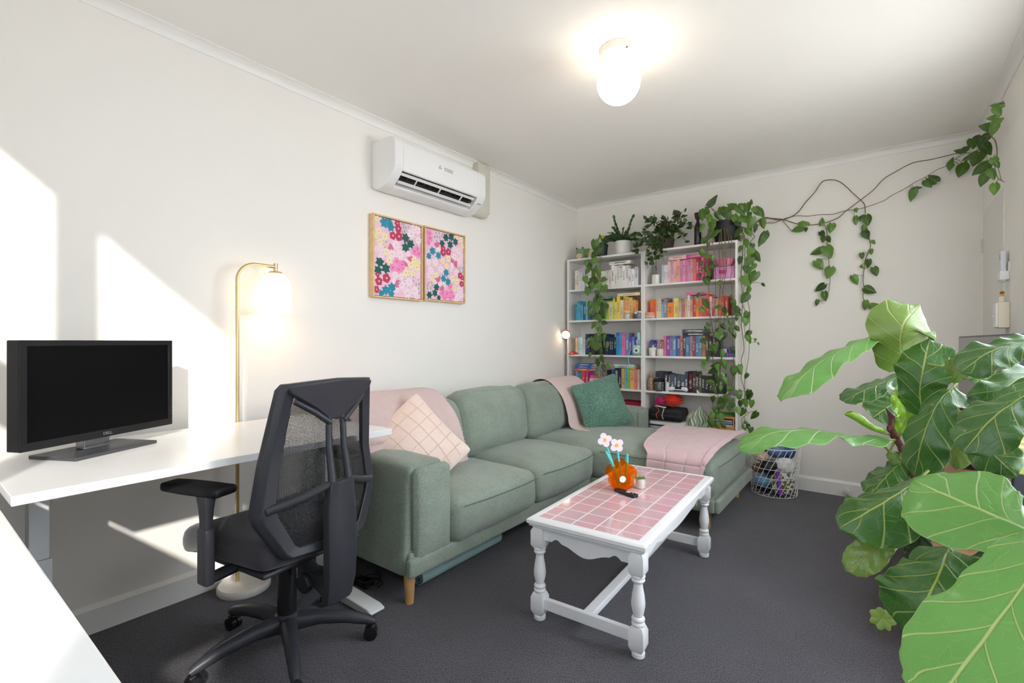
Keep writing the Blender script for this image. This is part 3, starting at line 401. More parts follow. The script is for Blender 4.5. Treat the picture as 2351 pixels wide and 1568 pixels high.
for i in range(-2,3):
    for d in (0,1):
        pts=[]
        for j in range(13):
            t=-.2+.4*j/12; u,v=(t,i*.075) if d==0 else (i*.075,t)
            e=max(abs(u),abs(v))/.23; z=(.05+.055*(1-(u/.23)**2)*(1-(v/.23)**2))*(1-.75*e**3)+.002
            pts.append(rt@Vector((u,v,z)))
        MB().tube(pts,.0012,4).build('stitching',QS,pq)
pillow('throw_pillow','dark green tweed throw pillow in the corner of the sofa','pillow',(.70,3.69,.665),.44,.10,(.72,-.60,.30),14,TWEED,.010)
def drape(name,label,y0,y1,mat,prof,fringe=None,amp=.008,skew=0,nv=40):
    pts=crom(prof,8); N=len(pts)-1
    def fn(u,v):
        q=v*N; i=min(int(q),N-1); p=pts[i].lerp(pts[i+1],q-i); y=y0+(y1-y0)*u+skew*(v-.4)*u
        s=noise.noise(Vector((y*7,v*5,1.7)))*amp+noise.noise(Vector((y*21,v*9,3)))*amp*.35
        n=Vector((.7,0,.7)); return Vector((p.x,y,p.z))+n*s
    r=thing(name,label,'throw blanket',((prof[0][0]),(y0+y1)/2,prof[-1][2]))
    MB().grid(fn,36,nv,.004).build('cloth',mat,r,60,world=True)
    if fringe is not None:
        m=MB()
        for k in range(46):
            p=fn(fringe,k/46+.005); d=Vector((random.uniform(-.003,.004),.016*(1 if fringe>.5 else -1)+random.uniform(-.004,.004),-.008+random.uniform(-.006,.004)))
            m.tube([p,p+d*.5,p+d+Vector((0,0,-.004))],.0011,4)
        f=m.build('fringe',mat,r,0,world=True); f['kind']='stuff'
    return r
drape('throw_blanket','pale pink gauze throw with a fringed edge over the sofa back near the desk',1.43,2.10,GAUZE,[(.13,0,.72),(.14,0,.85),(.23,0,.895),(.36,0,.875),(.485,0,.76),(.545,0,.61),(.565,0,.47)],1.0,skew=.12)
drape('throw_blanket','pink gauze throw folded behind the green tweed pillow',3.40,3.90,GAUZE2,[(.17,0,.70),(.18,0,.83),(.25,0,.872),(.36,0,.855),(.48,0,.74),(.535,0,.60),(.57,0,.49),(.74,0,.478)],None,.006)
MB().cushion((.30,.22,.07),(.38,1.545,.678),.03,(.01,.01,.015),n=8,wr=.012,ws=9).build('folded_cloth',GAUZE2,None,60)
tag(bpy.data.objects['folded_cloth'],'bunched pink gauze cloth on top of the near sofa arm','cloth')
def velvet(u,v):
    # u: across (x), v: from the far edge over the top and down the near side
    L=[(4.02,.487),(3.7,.508),(3.4,.507),(3.14,.492),(3.065,.470),(3.036,.43),(3.026,.36),(3.022,.27),(3.020,.19)]
    pts=velvet.p; q=v*(len(pts)-1); i=min(int(q),len(pts)-2); p=pts[i].lerp(pts[i+1],q-i)
    xl=1.16+.20*min(1,v*1.8); xr=1.745-.06*max(0,v-.45)*2; x=xl+(xr-xl)*u
    s=noise.noise(Vector((x*9,v*6,5)))*.007
    for c in (.33,.66):
        s-=.0045*math.exp(-((u-c)/.012)**2)
    for c in (.2,.42,.64,.84): s-=.004*math.exp(-((v-c)/.010)**2)
    edge=max(0,(u-.93)/.07); 
    return Vector((x,p.y-(s if v>.55 else 0),p.z+(s if v<=.55 else 0)+.014*edge*(1-edge)*4))
velvet.p=crom([(0,4.02,.487),(0,3.7,.508),(0,3.4,.507),(0,3.14,.492),(0,3.06,.468),(0,3.034,.43),(0,3.026,.36),(0,3.022,.27),(0,3.020,.19)],6)
o=MB().grid(velvet,60,80,.012).build('velvet_throw',VELVET,None,60); tag(o,'dusty pink quilted velvet throw hanging over the chaise end','throw blanket')
# rolled mat under the sofa
def roll_mat():
    pts=[]; 
    for i in range(60): a=i/59*2.6*2*PI; r=.016+.030*i/59; pts.append((r*math.cos(a),r*math.sin(a)))
    inner=[(x*(1-.0045/math.hypot(x,y)),y*(1-.0045/math.hypot(x,y))) for x,y in pts]
    m=MB(); n=len(pts)
    for k in range(n-1):
        (a,b),(c,d),(e,f),(g,h)=pts[k],pts[k+1],inner[k+1],inner[k]
        m.add([(a,0,b),(c,0,d),(e,0,f),(g,0,h),(a,.62,b),(c,.62,d),(e,.62,f),(g,.62,h)],[(0,1,2,3),(7,6,5,4),(0,4,5,1),(2,6,7,3)])
    return m
o=roll_mat().build('rolled_mat',M('mat_teal',(150,178,176),.8,noise=(3,.12)),None,50,loc=(.785,1.575,.048),rot=(0,0,RAD(1))); tag(o,'rolled pale teal exercise mat tucked under the sofa','mat')

# ------------------------------------------------------------------ coffee table
PAINTW=M('white_gloss_paint',(240,240,242),.28,spec=.45); GROUT=M('white_grout',(248,244,244),.35,coat=.6)
TC=Vector((1.597,2.243,0)); TR=RAD(2.6); table=thing('coffee_table','white coffee table with turned legs and a pink tiled top','coffee table',TC,TR)
hw,hl=.252,.550; zt=.44
m=MB(); prof=[(0,-.045),(.0,-.04),(.012,-.034),(.012,-.028),(.020,-.022),(.020,-.008),(.012,-.002),(.008,0)]
ring=[]
for off,z in [(-.016,-.046)]+[(a-.012,b) for a,b in prof]+[(-.028,0.0005),(-.028,-.006)]:
    ring.append([(sx*(hw+off),sy*(hl+off),zt+z) for sx,sy in ((-1,-1),(1,-1),(1,1),(-1,1))])
v=[p for r in ring for p in r]; f=[]
for j in range(len(ring)-1):
    for i in range(4): f.append((j*4+i,j*4+(i+1)%4,(j+1)*4+(i+1)%4,(j+1)*4+i))
m.add(v,f); m.box(-hw+.03,hw-.03,-hl+.03,hl-.03,zt-.046,zt-.0065); m.build('top_frame',PAINTW,table,30)
ix,iy=hw-.028,hl-.028
grout=MB().box(-ix,ix,-iy,iy,zt-.008,zt-.0003).build('grout',GROUT,table,0)
def tile_mat():
    k=NT('pink_glazed_tile'); oi=k.n('ObjectInfo'); h=k.n('HueSaturation'); h.inputs['Color'].default_value=lin((222,176,182))
    k.l(k.math('MULTIPLY_ADD',oi.outputs['Random'],.10,.95),h.inputs['Value']); k.l(k.math('MULTIPLY_ADD',oi.outputs['Random'],.25,.85),h.inputs['Saturation'])
    k.l(h.outputs[0],k.b.inputs['Base Color']); k.b.inputs['Roughness'].default_value=.07; k.b.inputs['Coat Weight'].default_value=.4; return k.m
TILE=tile_mat(); T=.098; G=.0065
xs=[]; x=-ix+.001
first=.062
edges=[-ix]+[-ix+first+T*i for i in range(5)]; edges=[e for e in edges if e<ix-.01]+[ix]
rows=[-iy]+[-iy+.055+.100*i for i in range(12)]; rows=[e for e in rows if e<iy-.01]+[iy]
cache={}
for i in range(len(edges)-1):
    for j in range(len(rows)-1):
        wx,wy=round(edges[i+1]-edges[i]-G,4),round(rows[j+1]-rows[j]-G,4); key=(wx,wy)
        cx_,cy_=(edges[i]+edges[i+1])/2,(rows[j]+rows[j+1])/2
        if key not in cache:
            o=MB().box(-wx/2,wx/2,-wy/2,wy/2,-.005,0).build('tile',TILE,table,0,loc=(cx_,cy_,zt)); cache[key]=o
        else:
            o=bpy.data.objects.new('tile',cache[key].data); COL.objects.link(o); o.parent=table; o.location=(cx_,cy_,zt)
LX,LY=.218,.516
legp=[(.023,0),(.026,.006),(.025,.022),(.018,.026)]
for sx in (-1,1):
    for sy in (-1,1):
        c=(sx*LX,sy*LY,0); m=MB()
        m.lathe([(.021,0),(.025,.004),(.0255,.018),(.020,.024)],24,c)
        def cham(z0,z1,h,e):
            n=[(h-.008,z0),(h,z0+e),(h,z1-e),(h-.008,z1)]; r=[]
            for hh,z in n: r+= [(c[0]+a*hh,c[1]+b*hh,z) for a,b in ((-1,-1),(1,-1),(1,1),(-1,1))]
            fs=[(3,2,1,0),(12,13,14,15)]+[(j*4+i,j*4+(i+1)%4,j*4+4+(i+1)%4,j*4+4+i) for j in range(3) for i in range(4)]; m.add(r,fs)
        cham(.024,.118,.029,.020)
        m.lathe([(.018,.114),(.024,.120),(.026,.126),(.024,.132),(.020,.134),(.024,.138),(.0255,.144),(.023,.150),(.017,.153),(.021,.168),(.0255,.190),(.0265,.205),(.023,.235),(.018,.262),(.0165,.278),(.019,.281),(.024,.286),(.026,.291),(.023,.296),(.021,.298),(.026,.302),(.027,.307),(.022,.313)],28,c)
        cham(.308,.396,.029,.014); m.build('leg',PAINTW,table,35)
def apron(L,drop,base=.352):
    n=60; pts=[(-L,.396),(L,.396)]
    for i in range(n+1):
        t=1-2*i/n; a=abs(t)
        if a>.80: d=0
        elif a>.55: d=-.014*math.sin((.80-a)/.25*PI)
        else: d=drop*.5*(1+math.cos(a/.55*PI))
        pts.append((t*L,base-d))
    return pts
for s in (-1,1):
    MB().prism(apron(LX-.025,.030,.347),s*LY-.010,s*LY+.010,'y').build('apron',PAINTW,table,30)
    MB().prism(apron(LY-.025,.012,.352),s*LX-.010,s*LX+.010,'x').build('apron',PAINTW,table,30)
    MB().box(-LX+.02,LX-.02,s*LY-.011,s*LY+.011,.050,.098).build('stretcher',PAINTW,table,0,bevel=.004)
MB().box(-.022,.022,-LY+.011,LY-.011,.062,.090).build('stretcher',PAINTW,table,0,bevel=.004)

# acrylic vase with flat acrylic flowers, remote, succulent jar
def acrylic(name,col,alpha,tint):
    k=NT(name); t=k.n('BsdfTransparent'); t.inputs[0].default_value=lin(tint); mx=k.n('MixShader'); mx.inputs[0].default_value=alpha
    k.b.inputs['Base Color'].default_value=lin(col); k.b.inputs['Roughness'].default_value=.06; k.l(t.outputs[0],mx.inputs[1]); k.l(k.b.outputs[0],mx.inputs[2]); k.l(mx.outputs[0],k.out.inputs[0]); return k.m
ORANGE=acrylic('orange_acrylic',(255,132,10),.12,(255,214,138))
def flower_poly(R,rr,n,rot,seg=10):
    pts=[]; hh=PI/n; tt=R*math.cos(hh)+math.sqrt(max(0,rr*rr-(R*math.sin(hh))**2)); am=math.atan2(tt*math.sin(hh),tt*math.cos(hh)-R)
    for i in range(n):
        c=2*PI*i/n+rot; cx_,cy_=R*math.cos(c),R*math.sin(c); half=PI/n
        for j in range(seg+1):
            a=c+(-1+2*j/seg)*am; pts.append((cx_+rr*math.cos(a),cy_+rr*math.sin(a)))
    return pts
vz=thing('acrylic_vase','orange see through acrylic vase shaped like a flower on the coffee table','vase',(1.52,2.280,zt),RAD(40))
fp=[(x,y+.076) for x,y in flower_poly(.043,.034,5,PI/2)]
for yy in (-.030,.026): MB().prism(fp,yy,yy+.004,'y').build('panel',ORANGE,vz,0)
MB().box(-.040,-.036,-.026,.026,.012,.085).build('side_panel',ORANGE,vz,0); MB().box(.036,.040,-.026,.026,.012,.085).build('side_panel',ORANGE,vz,0); MB().box(-.036,.036,-.026,.026,.008,.012).build('floor_panel',ORANGE,vz,0)
MB().lathe([(.0165,0),(.0165,.002)],24).build('center_disc',M('acrylic_white',(250,248,250),.2),vz,30,loc=(.0,-.0305,.060),rot=(RAD(90),0,0))
PETAL=M('petal_acrylic',(250,236,242),.25,coat=.4); CORE=M('core_acrylic',(246,186,104),.4); AQUA=M('aqua_acrylic',(96,218,222),.25,coat=.3)
def acr_flower(label,base,head,rot):
    r=thing('acrylic_flower',label,'flower',vz.location+Vector((base[0],0,0)),RAD(38),'flat acrylic daisies in the vase')
    bx,hz=head; MB().tube([(base[0],base[1],.02),((base[0]+bx)*.5,0,hz*.55),(bx,0,hz)],.0055,10).build('stem',AQUA,r,60)
    MB().prism([(bx+a,hz+b) for a,b in flower_poly(.0205,.0168,4,rot)],-.007,-.003,'y').build('petals',PETAL,r,0,bevel=.0006)
    MB().lathe([(.010,0),(.010,.002)],20,sx=.8).build('core',CORE,r,30,loc=(bx,-.0072,hz),rot=(RAD(90),0,0))
acr_flower('taller flat white acrylic daisy with four petals, leaning towards the sofa',(-.004,0),(-.080,.252),.35)
acr_flower('lower flat white acrylic daisy with four petals beside the taller one',(.004,0),(-.026,.226),.7)
for lab,pts in (('slim aqua acrylic leaf leaning out of the orange vase',[(-.012,.006,.02),(-.040,.004,.12),(-.078,0,.195)]),('short upright aqua acrylic leaf in the orange vase',[(.022,.004,.02),(.030,.004,.12),(.032,0,.180)])):
    q=crom(pts,6); n=len(q); o=MB().tube(q,[.004+.0045*math.sin(PI*min(.97,.25+.72*i/n)) for i in range(n)],10).build('acrylic_leaf',AQUA,None,60,loc=vz.location,rot=(0,0,RAD(38))); tag(o,lab,'leaf')
rm=thing('tv_remote','slim black remote control lying by the orange vase','remote',(1.555,2.225,zt),RAD(-20))
MB().cushion((.135,.036,.016),(0.02,0,.0085),.007,n=4).build('body',M('remote_black',(32,31,35),.4),rm)
MB().lathe([(.0125,0),(.0125,.0012),(.006,.0012)],20,(.038,0,.0168)).build('ring',M('remote_ring',(200,190,186),.4),rm); MB().lathe([(.003,0),(.003,.0012)],10,(.066,0,.0165)).build('button',M('remote_key',(235,235,235),.4),rm)
JARG=M('clear_glass',(244,248,246),.02,trans=1,ior=1.35); 
jar=thing('succulent_jar','tiny green succulent in a glass jar behind the orange vase','potted plant',(1.59,2.36,zt))
MB().lathe([(.020,0),(.024,.004),(.024,.045),(.021,.05),(.018,.05),(.021,.045),(.021,.006),(.0,.006)],20).build('jar',M('jar_tint',(215,206,196),.12,coat=.5),jar)
for i in range(16):
    a=i*2.4; r=.006+.010*(i/16); d=Vector((math.cos(a),math.sin(a),1.0-.05*i)).normalized(); p=Vector((r*.4*math.cos(a),r*.4*math.sin(a),.046))
    MB().tube([p,p+d*.014,p+d*.026],[.003,.0042,.001],6).build('leaf',M('succulent_green',(132,150,92),.6),jar)

# ------------------------------------------------------------------ ceiling globe, floor lamp
gl=thing('ceiling_light','round opal glass ceiling lamp with a white collar','ceiling light',(1.557,2.171,CEIL))
MB().lathe([(.092,0),(.092,-.012),(.086,-.030),(.068,-.048),(.060,-.052),(0,-.052)][::-1],40).build('collar',M('collar_white',(226,222,214),.4),gl)
MB().lathe([(.0,-.262)]+[(.104*math.sin(RAD(a)),-.158-.104*math.cos(RAD(a))) for a in range(8,148,7)]+[(.054,-.052)],40).build('globe',M('opal_globe',(255,252,244),.3,emis=5,ecol=(255,240,220)),gl,80)
MB().tube([(.062,-.048,-.036),(.07,-.058,-.04)],.004,8).build('screw',M('brass_screw',(150,120,70),.3,metal=1),gl)
BRASS=M('satin_brass',(222,196,140),.28,metal=.9); MARB=M('white_marble',(224,218,210),.35,noise=(9,.08))
fl=thing('floor_lamp','brass floor lamp with an arched stem and opal glass shade','floor lamp',(.128,1.06,0))
MB().lathe([(.112,0),(.116,.006),(.116,.026),(.110,.034),(0,.036)],40).build('base',MARB,fl)
arc=[(-.028,-.02,.034),(-.028,-.02,.8),(-.028,-.02,1.49)]+[(-.028,-.02+.085*(1-math.cos(RAD(a))),1.49+.085*math.sin(RAD(a))) for a in range(10,91,10)]+[(-.028,.155,1.575)]
MB().tube(arc,.0085,12).build('stem',BRASS,fl,60)
MB().lathe([(.0,1.592),(.010,1.592),(.010,1.548),(.0,1.548)][::-1],20,(-.028,.165,0)).lathe([(0,1.540),(.034,1.541),(.030,1.549),(0,1.551)],28,(-.028,.165,0)).build('cap',BRASS,fl)
MB().lathe([(.076,1.335),(.0765,1.345),(.074,1.42),(.072,1.47),(.066,1.50),(.052,1.525),(.032,1.54),(.010,1.542),(.010,1.538),(.030,1.536),(.049,1.521),(.062,1.498),(.068,1.47),(.070,1.42),(.072,1.337),(.076,1.335)],40,(-.028,.165,0)).build('shade',M('opal_shade',(255,246,232),.3,emis=1.0,ecol=(255,232,200)),fl,60)
MB().lathe([(0,1.37),(.02,1.38),(.028,1.41),(.02,1.44),(.013,1.47),(.013,1.50)],20,(-.028,.165,0)).build('bulb',M('warm_bulb',(255,240,215),.3,emis=14,ecol=(255,226,184)),fl,60)

# ------------------------------------------------------------------ air conditioner, pipe cover
ACW=M('ac_white_plastic',(240,239,237),.35); DARK=M('vent_black',(26,26,27),.6)
ac=thing('air_conditioner','white split system air conditioner mounted above the framed paintings','air conditioner',(0,2.31,2.17))
full=[(0,2.175),(0,2.455),(.17,2.455),(.20,2.450),(.218,2.438),(.228,2.415),(.230,2.29),(.226,2.262),(.212,2.235),(.185,2.205),(.15,2.178),(.115,2.160),(.075,2.150),(.03,2.152)]
notch=[(0,2.175),(0,2.455),(.17,2.455),(.20,2.450),(.218,2.438),(.228,2.415),(.230,2.29),(.227,2.262),(.222,2.250),(.205,2.250),(.150,2.285),(.10,2.27),(.095,2.225),(.135,2.172),(.115,2.160),(.075,2.150),(.03,2.152)]
Y0,Y1,S0,S1=1.888,2.735,1.955,2.655
MB().prism(full,Y0,S0,'y').prism(notch,S0,S1,'y').prism(full,S1,Y1,'y').build('body',ACW,ac,35,world=True,bevel=.006,seg=3)
MB().box(.101,.152,S0,S1,2.226,2.281).build('blower_recess',DARK,ac,0,world=True)
for dx,dz in ((.196,2.238),(.160,2.198)):
    MB().prism([(dx-.009,dz-.007),(dx+.007,dz+.004),(dx+.005,dz+.007),(dx-.011,dz-.004)],S0+.01,S1-.012,'y').build('louver',ACW,ac,0,world=True)
for i in range(14):
    y=S0+.03+i*.0487; MB().prism([(.152,2.222),(.188,2.244),(.176,2.262),(.150,2.262)],y,y+.004,'y').build('vane',M('vane_dark',(60,60,62),.5),ac,0,world=True)
for i in range(3):
    y=S0+.14+i*.21; MB().prism([(.15,2.190),(.20,2.232),(.195,2.242),(.15,2.200)],y,y+.005,'y').build('louver_arm',ACW,ac,0,world=True)
GREYT=M('logo_grey',(176,172,168),.5)
for dy,dz in ((0,0),(-.0075,-.0125),(.0075,-.0125)):
    MB().prism([(2.265+dy,2.372+dz),(2.265+dy+.0055,2.366+dz-.004) if 0 else (2.271+dy,2.364+dz),(2.265+dy,2.356+dz),(2.259+dy,2.364+dz)],.2292,.2304,'x').build('logo',GREYT,ac,0,world=True)
text('lettering','MITSUBISHI',.017,GREYT,ac,(.2298,2.345,2.361),(RAD(90),0,RAD(90))); text('lettering','HEAVY INDUSTRIES',.0095,GREYT,ac,(.2298,2.345,2.348),(RAD(90),0,RAD(90)))
MB().lathe([(.006,0),(.006,.001)],12).build('sensor',M('sensor_cream',(250,226,196),.4),ac,30,loc=(.2290,1.925,2.275),rot=(0,RAD(90),0),world=True)
MB().box(.196,.212,2.672,2.705,2.2085,2.212).build('display',M('display_grey',(170,176,182),.4),ac,0,world=True)
DU=M('duct_cream',(212,207,192),.55)
du=MB().cushion((.075,.145,.40),(.0375,2.905,2.408),.022,n=3).cushion((.07,.28,.10),(.035,2.83,2.228),.03,n=3).build('pipe_cover',DU,None,50); tag(du,'cream pipe cover running from the air conditioner to the ceiling','pipe cover')

# ------------------------------------------------------------------ framed paintings
FRAME=M('natural_timber_frame',(226,192,140),.5,noise=(22,.10)); CANV=M('canvas_pink',(240,196,216),.8,bump=(200,.2),noise=(5,.10))
PC={'t':(40,146,166),'g':(30,98,88),'r':(196,62,92),'y':(248,236,186),'w':(250,228,234),'m':(246,148,196),'p':(226,110,148),'b':(246,226,228),'l':(140,178,160),'o':(246,206,178)}
PM={k:M('paint_'+k,c,.55,bump=(240,.3)) for k,c in PC.items()}; PY=M('paint_yolk',(244,192,96),.5); PK=M('paint_centre_pink',(248,188,206),.5); PH=M('paint_hot_pink',(244,64,156),.55); PD=M('paint_rim_green',(60,100,92),.6)
def petals(n,R,w,pt):
    """n pointed, ridged brush-stroke petals and an eye, facing +X in the y-z plane, unit radius"""
    m=MB()
    for i in range(n):
        a=2*PI*i/n+.3; d=Vector((0,math.cos(a),math.sin(a))); s=Vector((0,-math.sin(a),math.cos(a))); X=Vector((1,0,0))
        pts=[d*.0,d*.5*R+s*w,d*R,d*.5*R-s*w]; mid=d*.5*R+X*.09; mid2=d*.15+X*.05
        m.add([pts[0],pts[1],pts[2],pts[3],mid],[(0,1,4),(1,2,4),(2,3,4),(3,0,4)])
    return m
def blob(n,R,dep):
    m=MB(); v=[(0.06,0,0)]; N=30
    for i in range(N): a=2*PI*i/N; r=R*(1+dep*math.cos(n*a)); v.append((.02,r*math.cos(a),r*math.sin(a)))
    v+=[(0,p[1]*1.02,p[2]*1.02) for p in v[1:]]
    f=[(0,1+i,1+(i+1)%N) for i in range(N)]+[(1+i,1+N+i,1+N+(i+1)%N,1+(i+1)%N) for i in range(N)]; return m.add(v,f)
PF={}
def pflower(t):
    if t in PF: return PF[t]
    if t in 'tg': m=petals(6,1.1,.36,1)
    elif t=='y': m=petals(6,1.1,.30,1)
    elif t=='w': m=petals(9,1.15,.22,1)
    elif t=='m': m=petals(6,1.1,.36,1)
    elif t=='r': m=blob(5,.88,.10)
    elif t in 'po': m=blob(3,.95,.22)
    elif t=='b': m=blob(2,.95,.06)
    else: m=MB().add([(.05,0,0)]+[(.0,.5*math.cos(a*PI/5)+.5*math.cos(a*PI/5)*0,.95*math.sin(a*PI/5)) for a in range(10)],[(0,1+i,1+(i+1)%10) for i in range(10)])
    mats=[PM[t]]
    if t in 'ywrm':
        e=.16 if t!='r' else .2
        N=10; m.add([(.10,0,0)]+[(.085,e*math.cos(2*PI*i/N),e*math.sin(2*PI*i/N)) for i in range(N)]+[(.0,e*math.cos(2*PI*i/N),e*math.sin(2*PI*i/N)) for i in range(N)],[(0,1+i,1+(i+1)%N) for i in range(N)]+[(1+i,1+N+i,1+N+(i+1)%N,1+(i+1)%N) for i in range(N)],1)
        mats.append({'y':PY,'w':PK,'r':PK,'m':PH}[t])
    o=m.build('painted_flower_pattern',mats,None,0); me=o.data; bpy.data.objects.remove(o); PF[t]=me; return me
def painting(label,y0,y1,z0,z1,data):
    r=thing('framed_painting',label,'painting',(0,(y0+y1)/2,z0),0,'pair of framed flower paintings'); b=.010; dp=.045
    MB().box(.002,dp,y0,y0+b,z0,z1).box(.002,dp,y1-b,y1,z0,z1).box(.002,dp,y0+b,y1-b,z0,z0+b).box(.002,dp,y0+b,y1-b,z1-b,z1).build('frame',FRAME,r,0,world=True,bevel=.0012)
    MB().box(.004,.036,y0+b+.004,y1-b-.004,z0+b+.004,z1-b-.004).build('canvas',CANV,r,0,world=True)
    w,h=y1-y0-2*b-.008,z1-z0-2*b-.008; order='opblmwyrgt'
    for k,(t,u,v,s) in enumerate(sorted(data,key=lambda q:order.index(q[0]))):
        R=s*h*(1.22 if t!='l' else 1.1); y=min(max(y0+b+.004+u*w,y0+b+.004+R*.62),y1-b-.004-R*.62); z=min(max(z1-b-.004-v*h,z0+b+.004+R*.62),z1-b-.004-R*.62)
        a=random.uniform(0,6.28) if t!='l' else random.uniform(-.5,.2)
        inst(PF.get(t) or pflower(t),'painted_flower',r,Matrix.Translation((.0362+.00006*order.index(t)+.00002*(k%4),y,z))@Matrix.Rotation(a,4,'X')@Matrix.Diagonal((.035,R,R,1)))
painting('framed flower painting nearer the desk, dark green and teal blooms on pink',1.866,2.279,1.472,2.000,ART_ONE)
painting('framed flower painting nearer the bookcases, with dark green blooms along its top',2.297,2.712,1.480,2.003,ART_TWO)
# ------------------------------------------------------------------ desks
DESKW=M('desk_white_laminate',(240,240,240),.22,spec=.5); DMET=M('desk_leg_metal',(206,207,209),.4)
dk=thing('standing_desk','white standing desk with the monitor, along the wall beside the sofa','desk',(.45,.79,0))
MB().box(.108,.839,.195,1.378,.778,.804).build('desktop',DESKW,dk,0,world=True,bevel=.002)
for y in (.30,1.31):
    MB().box(.385,.465,y-.030,y+.030,.035,.50).box(.393,.457,y-.024,y+.024,.50,.765).build('leg_column',DMET,dk,0,world=True,bevel=.003)
    MB().prism([(.14,0),(.80,0),(.826,.010),(.826,.020),(.80,.030),(.50,.045),(.36,.045),(.14,.030)],y-.038,y+.038,'y').build('foot',M('desk_foot_white',(232,232,232),.35),dk,30,world=True,bevel=.004)
MB().box(.36,.50,.32,1.29,.735,.778).build('crossbar',DMET,dk,0,world=True)
d2=thing('side_desk','second white desk beneath the window, its corner closest to the camera','desk',(1.1,-.08,0))
MB().box(.14,2.02,-.325,.172,.766,.790).build('desktop',DESKW,d2,0,world=True,bevel=.003)
for x in (.25,1.90):
    for y in (-.27,.11): MB().box(x-.025,x+.025,y-.025,y+.025,0,.766).build('leg',DMET,d2,0,world=True,bevel=.003)
# monitor
BLK=M('monitor_black',(15,15,17),.35); SCR=M('screen_black',(5,5,6),.35,spec=.15); STAND=M('stand_graphite',(88,90,94),.38,metal=.5)
mo=thing('computer_monitor','black widescreen monitor on a graphite stand on the white desk','monitor',(.335,.455,.804),RAD(117))
wv=.262; z0,z1=.052,.392
MB().box(-wv,wv,-.060,-.012,z0,z1).box(-.20,.20,-.012,.014,z0+.05,z1-.05).build('housing',BLK,mo,0,bevel=.003)
MB().box(-wv,wv,-.064,-.060,z0,z0+.026).box(-wv,wv,-.064,-.060,z1-.018,z1).box(-wv,-wv+.019,-.064,-.060,z0+.026,z1-.018).box(wv-.019,wv,-.064,-.060,z0+.026,z1-.018).build('bezel',M('bezel_black',(17,17,19),.35),mo,0,bevel=.001)
MB().box(-wv+.019,wv-.019,-.0612,-.0600,z0+.026,z1-.018).build('screen',SCR,mo,0)
text('logo','DELL',.014,M('logo_silver',(120,120,124),.4),mo,(0,-.0645,z0+.012),(RAD(90),0,0),world=False)
MB().prism([(-.145,-.115),(.145,-.115),(.145,.075),(-.145,.075)],0,.012).build('foot_plate',STAND,mo,0,bevel=.002)
MB().prism([(-.045,-.020),(.045,-.020),(.035,.03),(-.035,.03)],.012,.25).build('neck',M('neck_silver',(150,152,156),.35,metal=.6),mo,0,bevel=.003)
for i in range(6): MB().tube([(wv-.006,-.0645,z0+.045+.012*i),(wv-.006,-.0635,z0+.045+.012*i)],.002,6).build('button',STAND,mo,0)

# ------------------------------------------------------------------ office chair (local: x to the sitter's right, y forward)
PL=M('chair_black_plastic',(58,58,64),.42,bump=(300,.08)); SEATF=M('chair_seat_fabric',(66,64,70),.9,spec=.15,sheen=.25,bump=(500,.4)); 
ch=thing('office_chair','black mesh backed office chair with adjustable arms at the desk','office chair',(.735,.955,0),RAD(98))
for k in range(5):
    a=RAD(49-98+72*k); d=Vector((math.cos(a),math.sin(a),0)); n=Vector((-d.y,d.x,0))
    pts=[d*.03+Vector((0,0,.105)),d*.12+Vector((0,0,.112)),d*.22+Vector((0,0,.100)),d*.30+Vector((0,0,.078)),d*.325+Vector((0,0,.068))]
    MB().tube(pts,[.034,.028,.024,.019,.014],12,sx=1.0).build('base_leg',PL,ch,60)
    c=d*.318; m=MB(); m.tube([c+Vector((0,0,.060)),c+Vector((0,0,.040))],.009,8)
    hood=[]; 
    for s in (-1,1):
        q=c+n*.012*s+Vector((0,0,.026))-d*.006; m.tube([q-n*.010,q-n*.009,q+n*.009,q+n*.010],[.022,.026,.026,.022],18)
    m.cushion((.030,.030,.026),tuple(c+Vector((0,0,.047))),.010,n=2); m.build('caster',M('caster_black',(24,24,26),.4),ch,50)
MB().lathe([(.045,.085),(.048,.10),(.045,.135),(.034,.145)],24).build('hub',PL,ch)
MB().lathe([(.036,.135),(.033,.335),(.030,.34)],24).lathe([(.022,.33),(.022,.43)],20).build('gas_column',M('column_black',(22,22,24),.35),ch)
MB().cushion((.19,.25,.05),(0,-.02,.405),.015,n=3).box(-.03,.03,-.24,-.10,.30,.345).build('mechanism',PL,ch,40)
MB().cushion((.50,.48,.105),(0,.045,.455),.042,(0,.02,.014),n=10,wr=.002,fn=lambda q:Vector((q.x*(1-.06*max(0,-q.y/.23)),q.y,q.z-.035*max(0,(q.y-.12)/.12)**2+.02*(q.x/.25)**2))).build('seat',SEATF,ch,60)
MB().cushion((.42,.40,.02),(0,.03,.400),.009,n=4).build('seat_pan',PL,ch,50)
def by(x,z): return -.235+.05*max(0,(z-.75)/.3)**2*-1+1.35*x*x-.035*math.cos((z-.62)/.25*PI/2)*(1 if abs(z-.62)<.25 else 0)+.0
OUT=[(-.188,1.050),(0,1.062),(.188,1.050),(.200,1.030),(.235,.78),(.262,.625),(.250,.585),(.185,.470),(.165,.455),(0,.452),(-.165,.455),(-.185,.470),(-.250,.585),(-.262,.625),(-.235,.78),(-.200,1.030)]
def ringpts(sc,dz=0):
    r=[]
    for x,z in OUT: r.append((x*sc[0],.755+(z-.755)*sc[1]))
    return r
m=MB(); N=len(OUT); rings=[]
for sc,dy in (((1,1),-.012),((1,1),.014),((.76,.885),.014),((.76,.885),-.006),((.93,.97),-.022)):
    rings.append([(x,by(x,z)+dy,z) for x,z in ringpts(sc)])
v=[p for r in rings for p in r]; f=[]
K=len(rings)
for j in range(K):
    for i in range(N): a=j*N+i; b=j*N+(i+1)%N; c=((j+1)%K)*N+(i+1)%N; d=((j+1)%K)*N+i; f.append((a,d,c,b))
m.add(v,f); m.build('back_frame',PL,ch,35,bevel=.003)
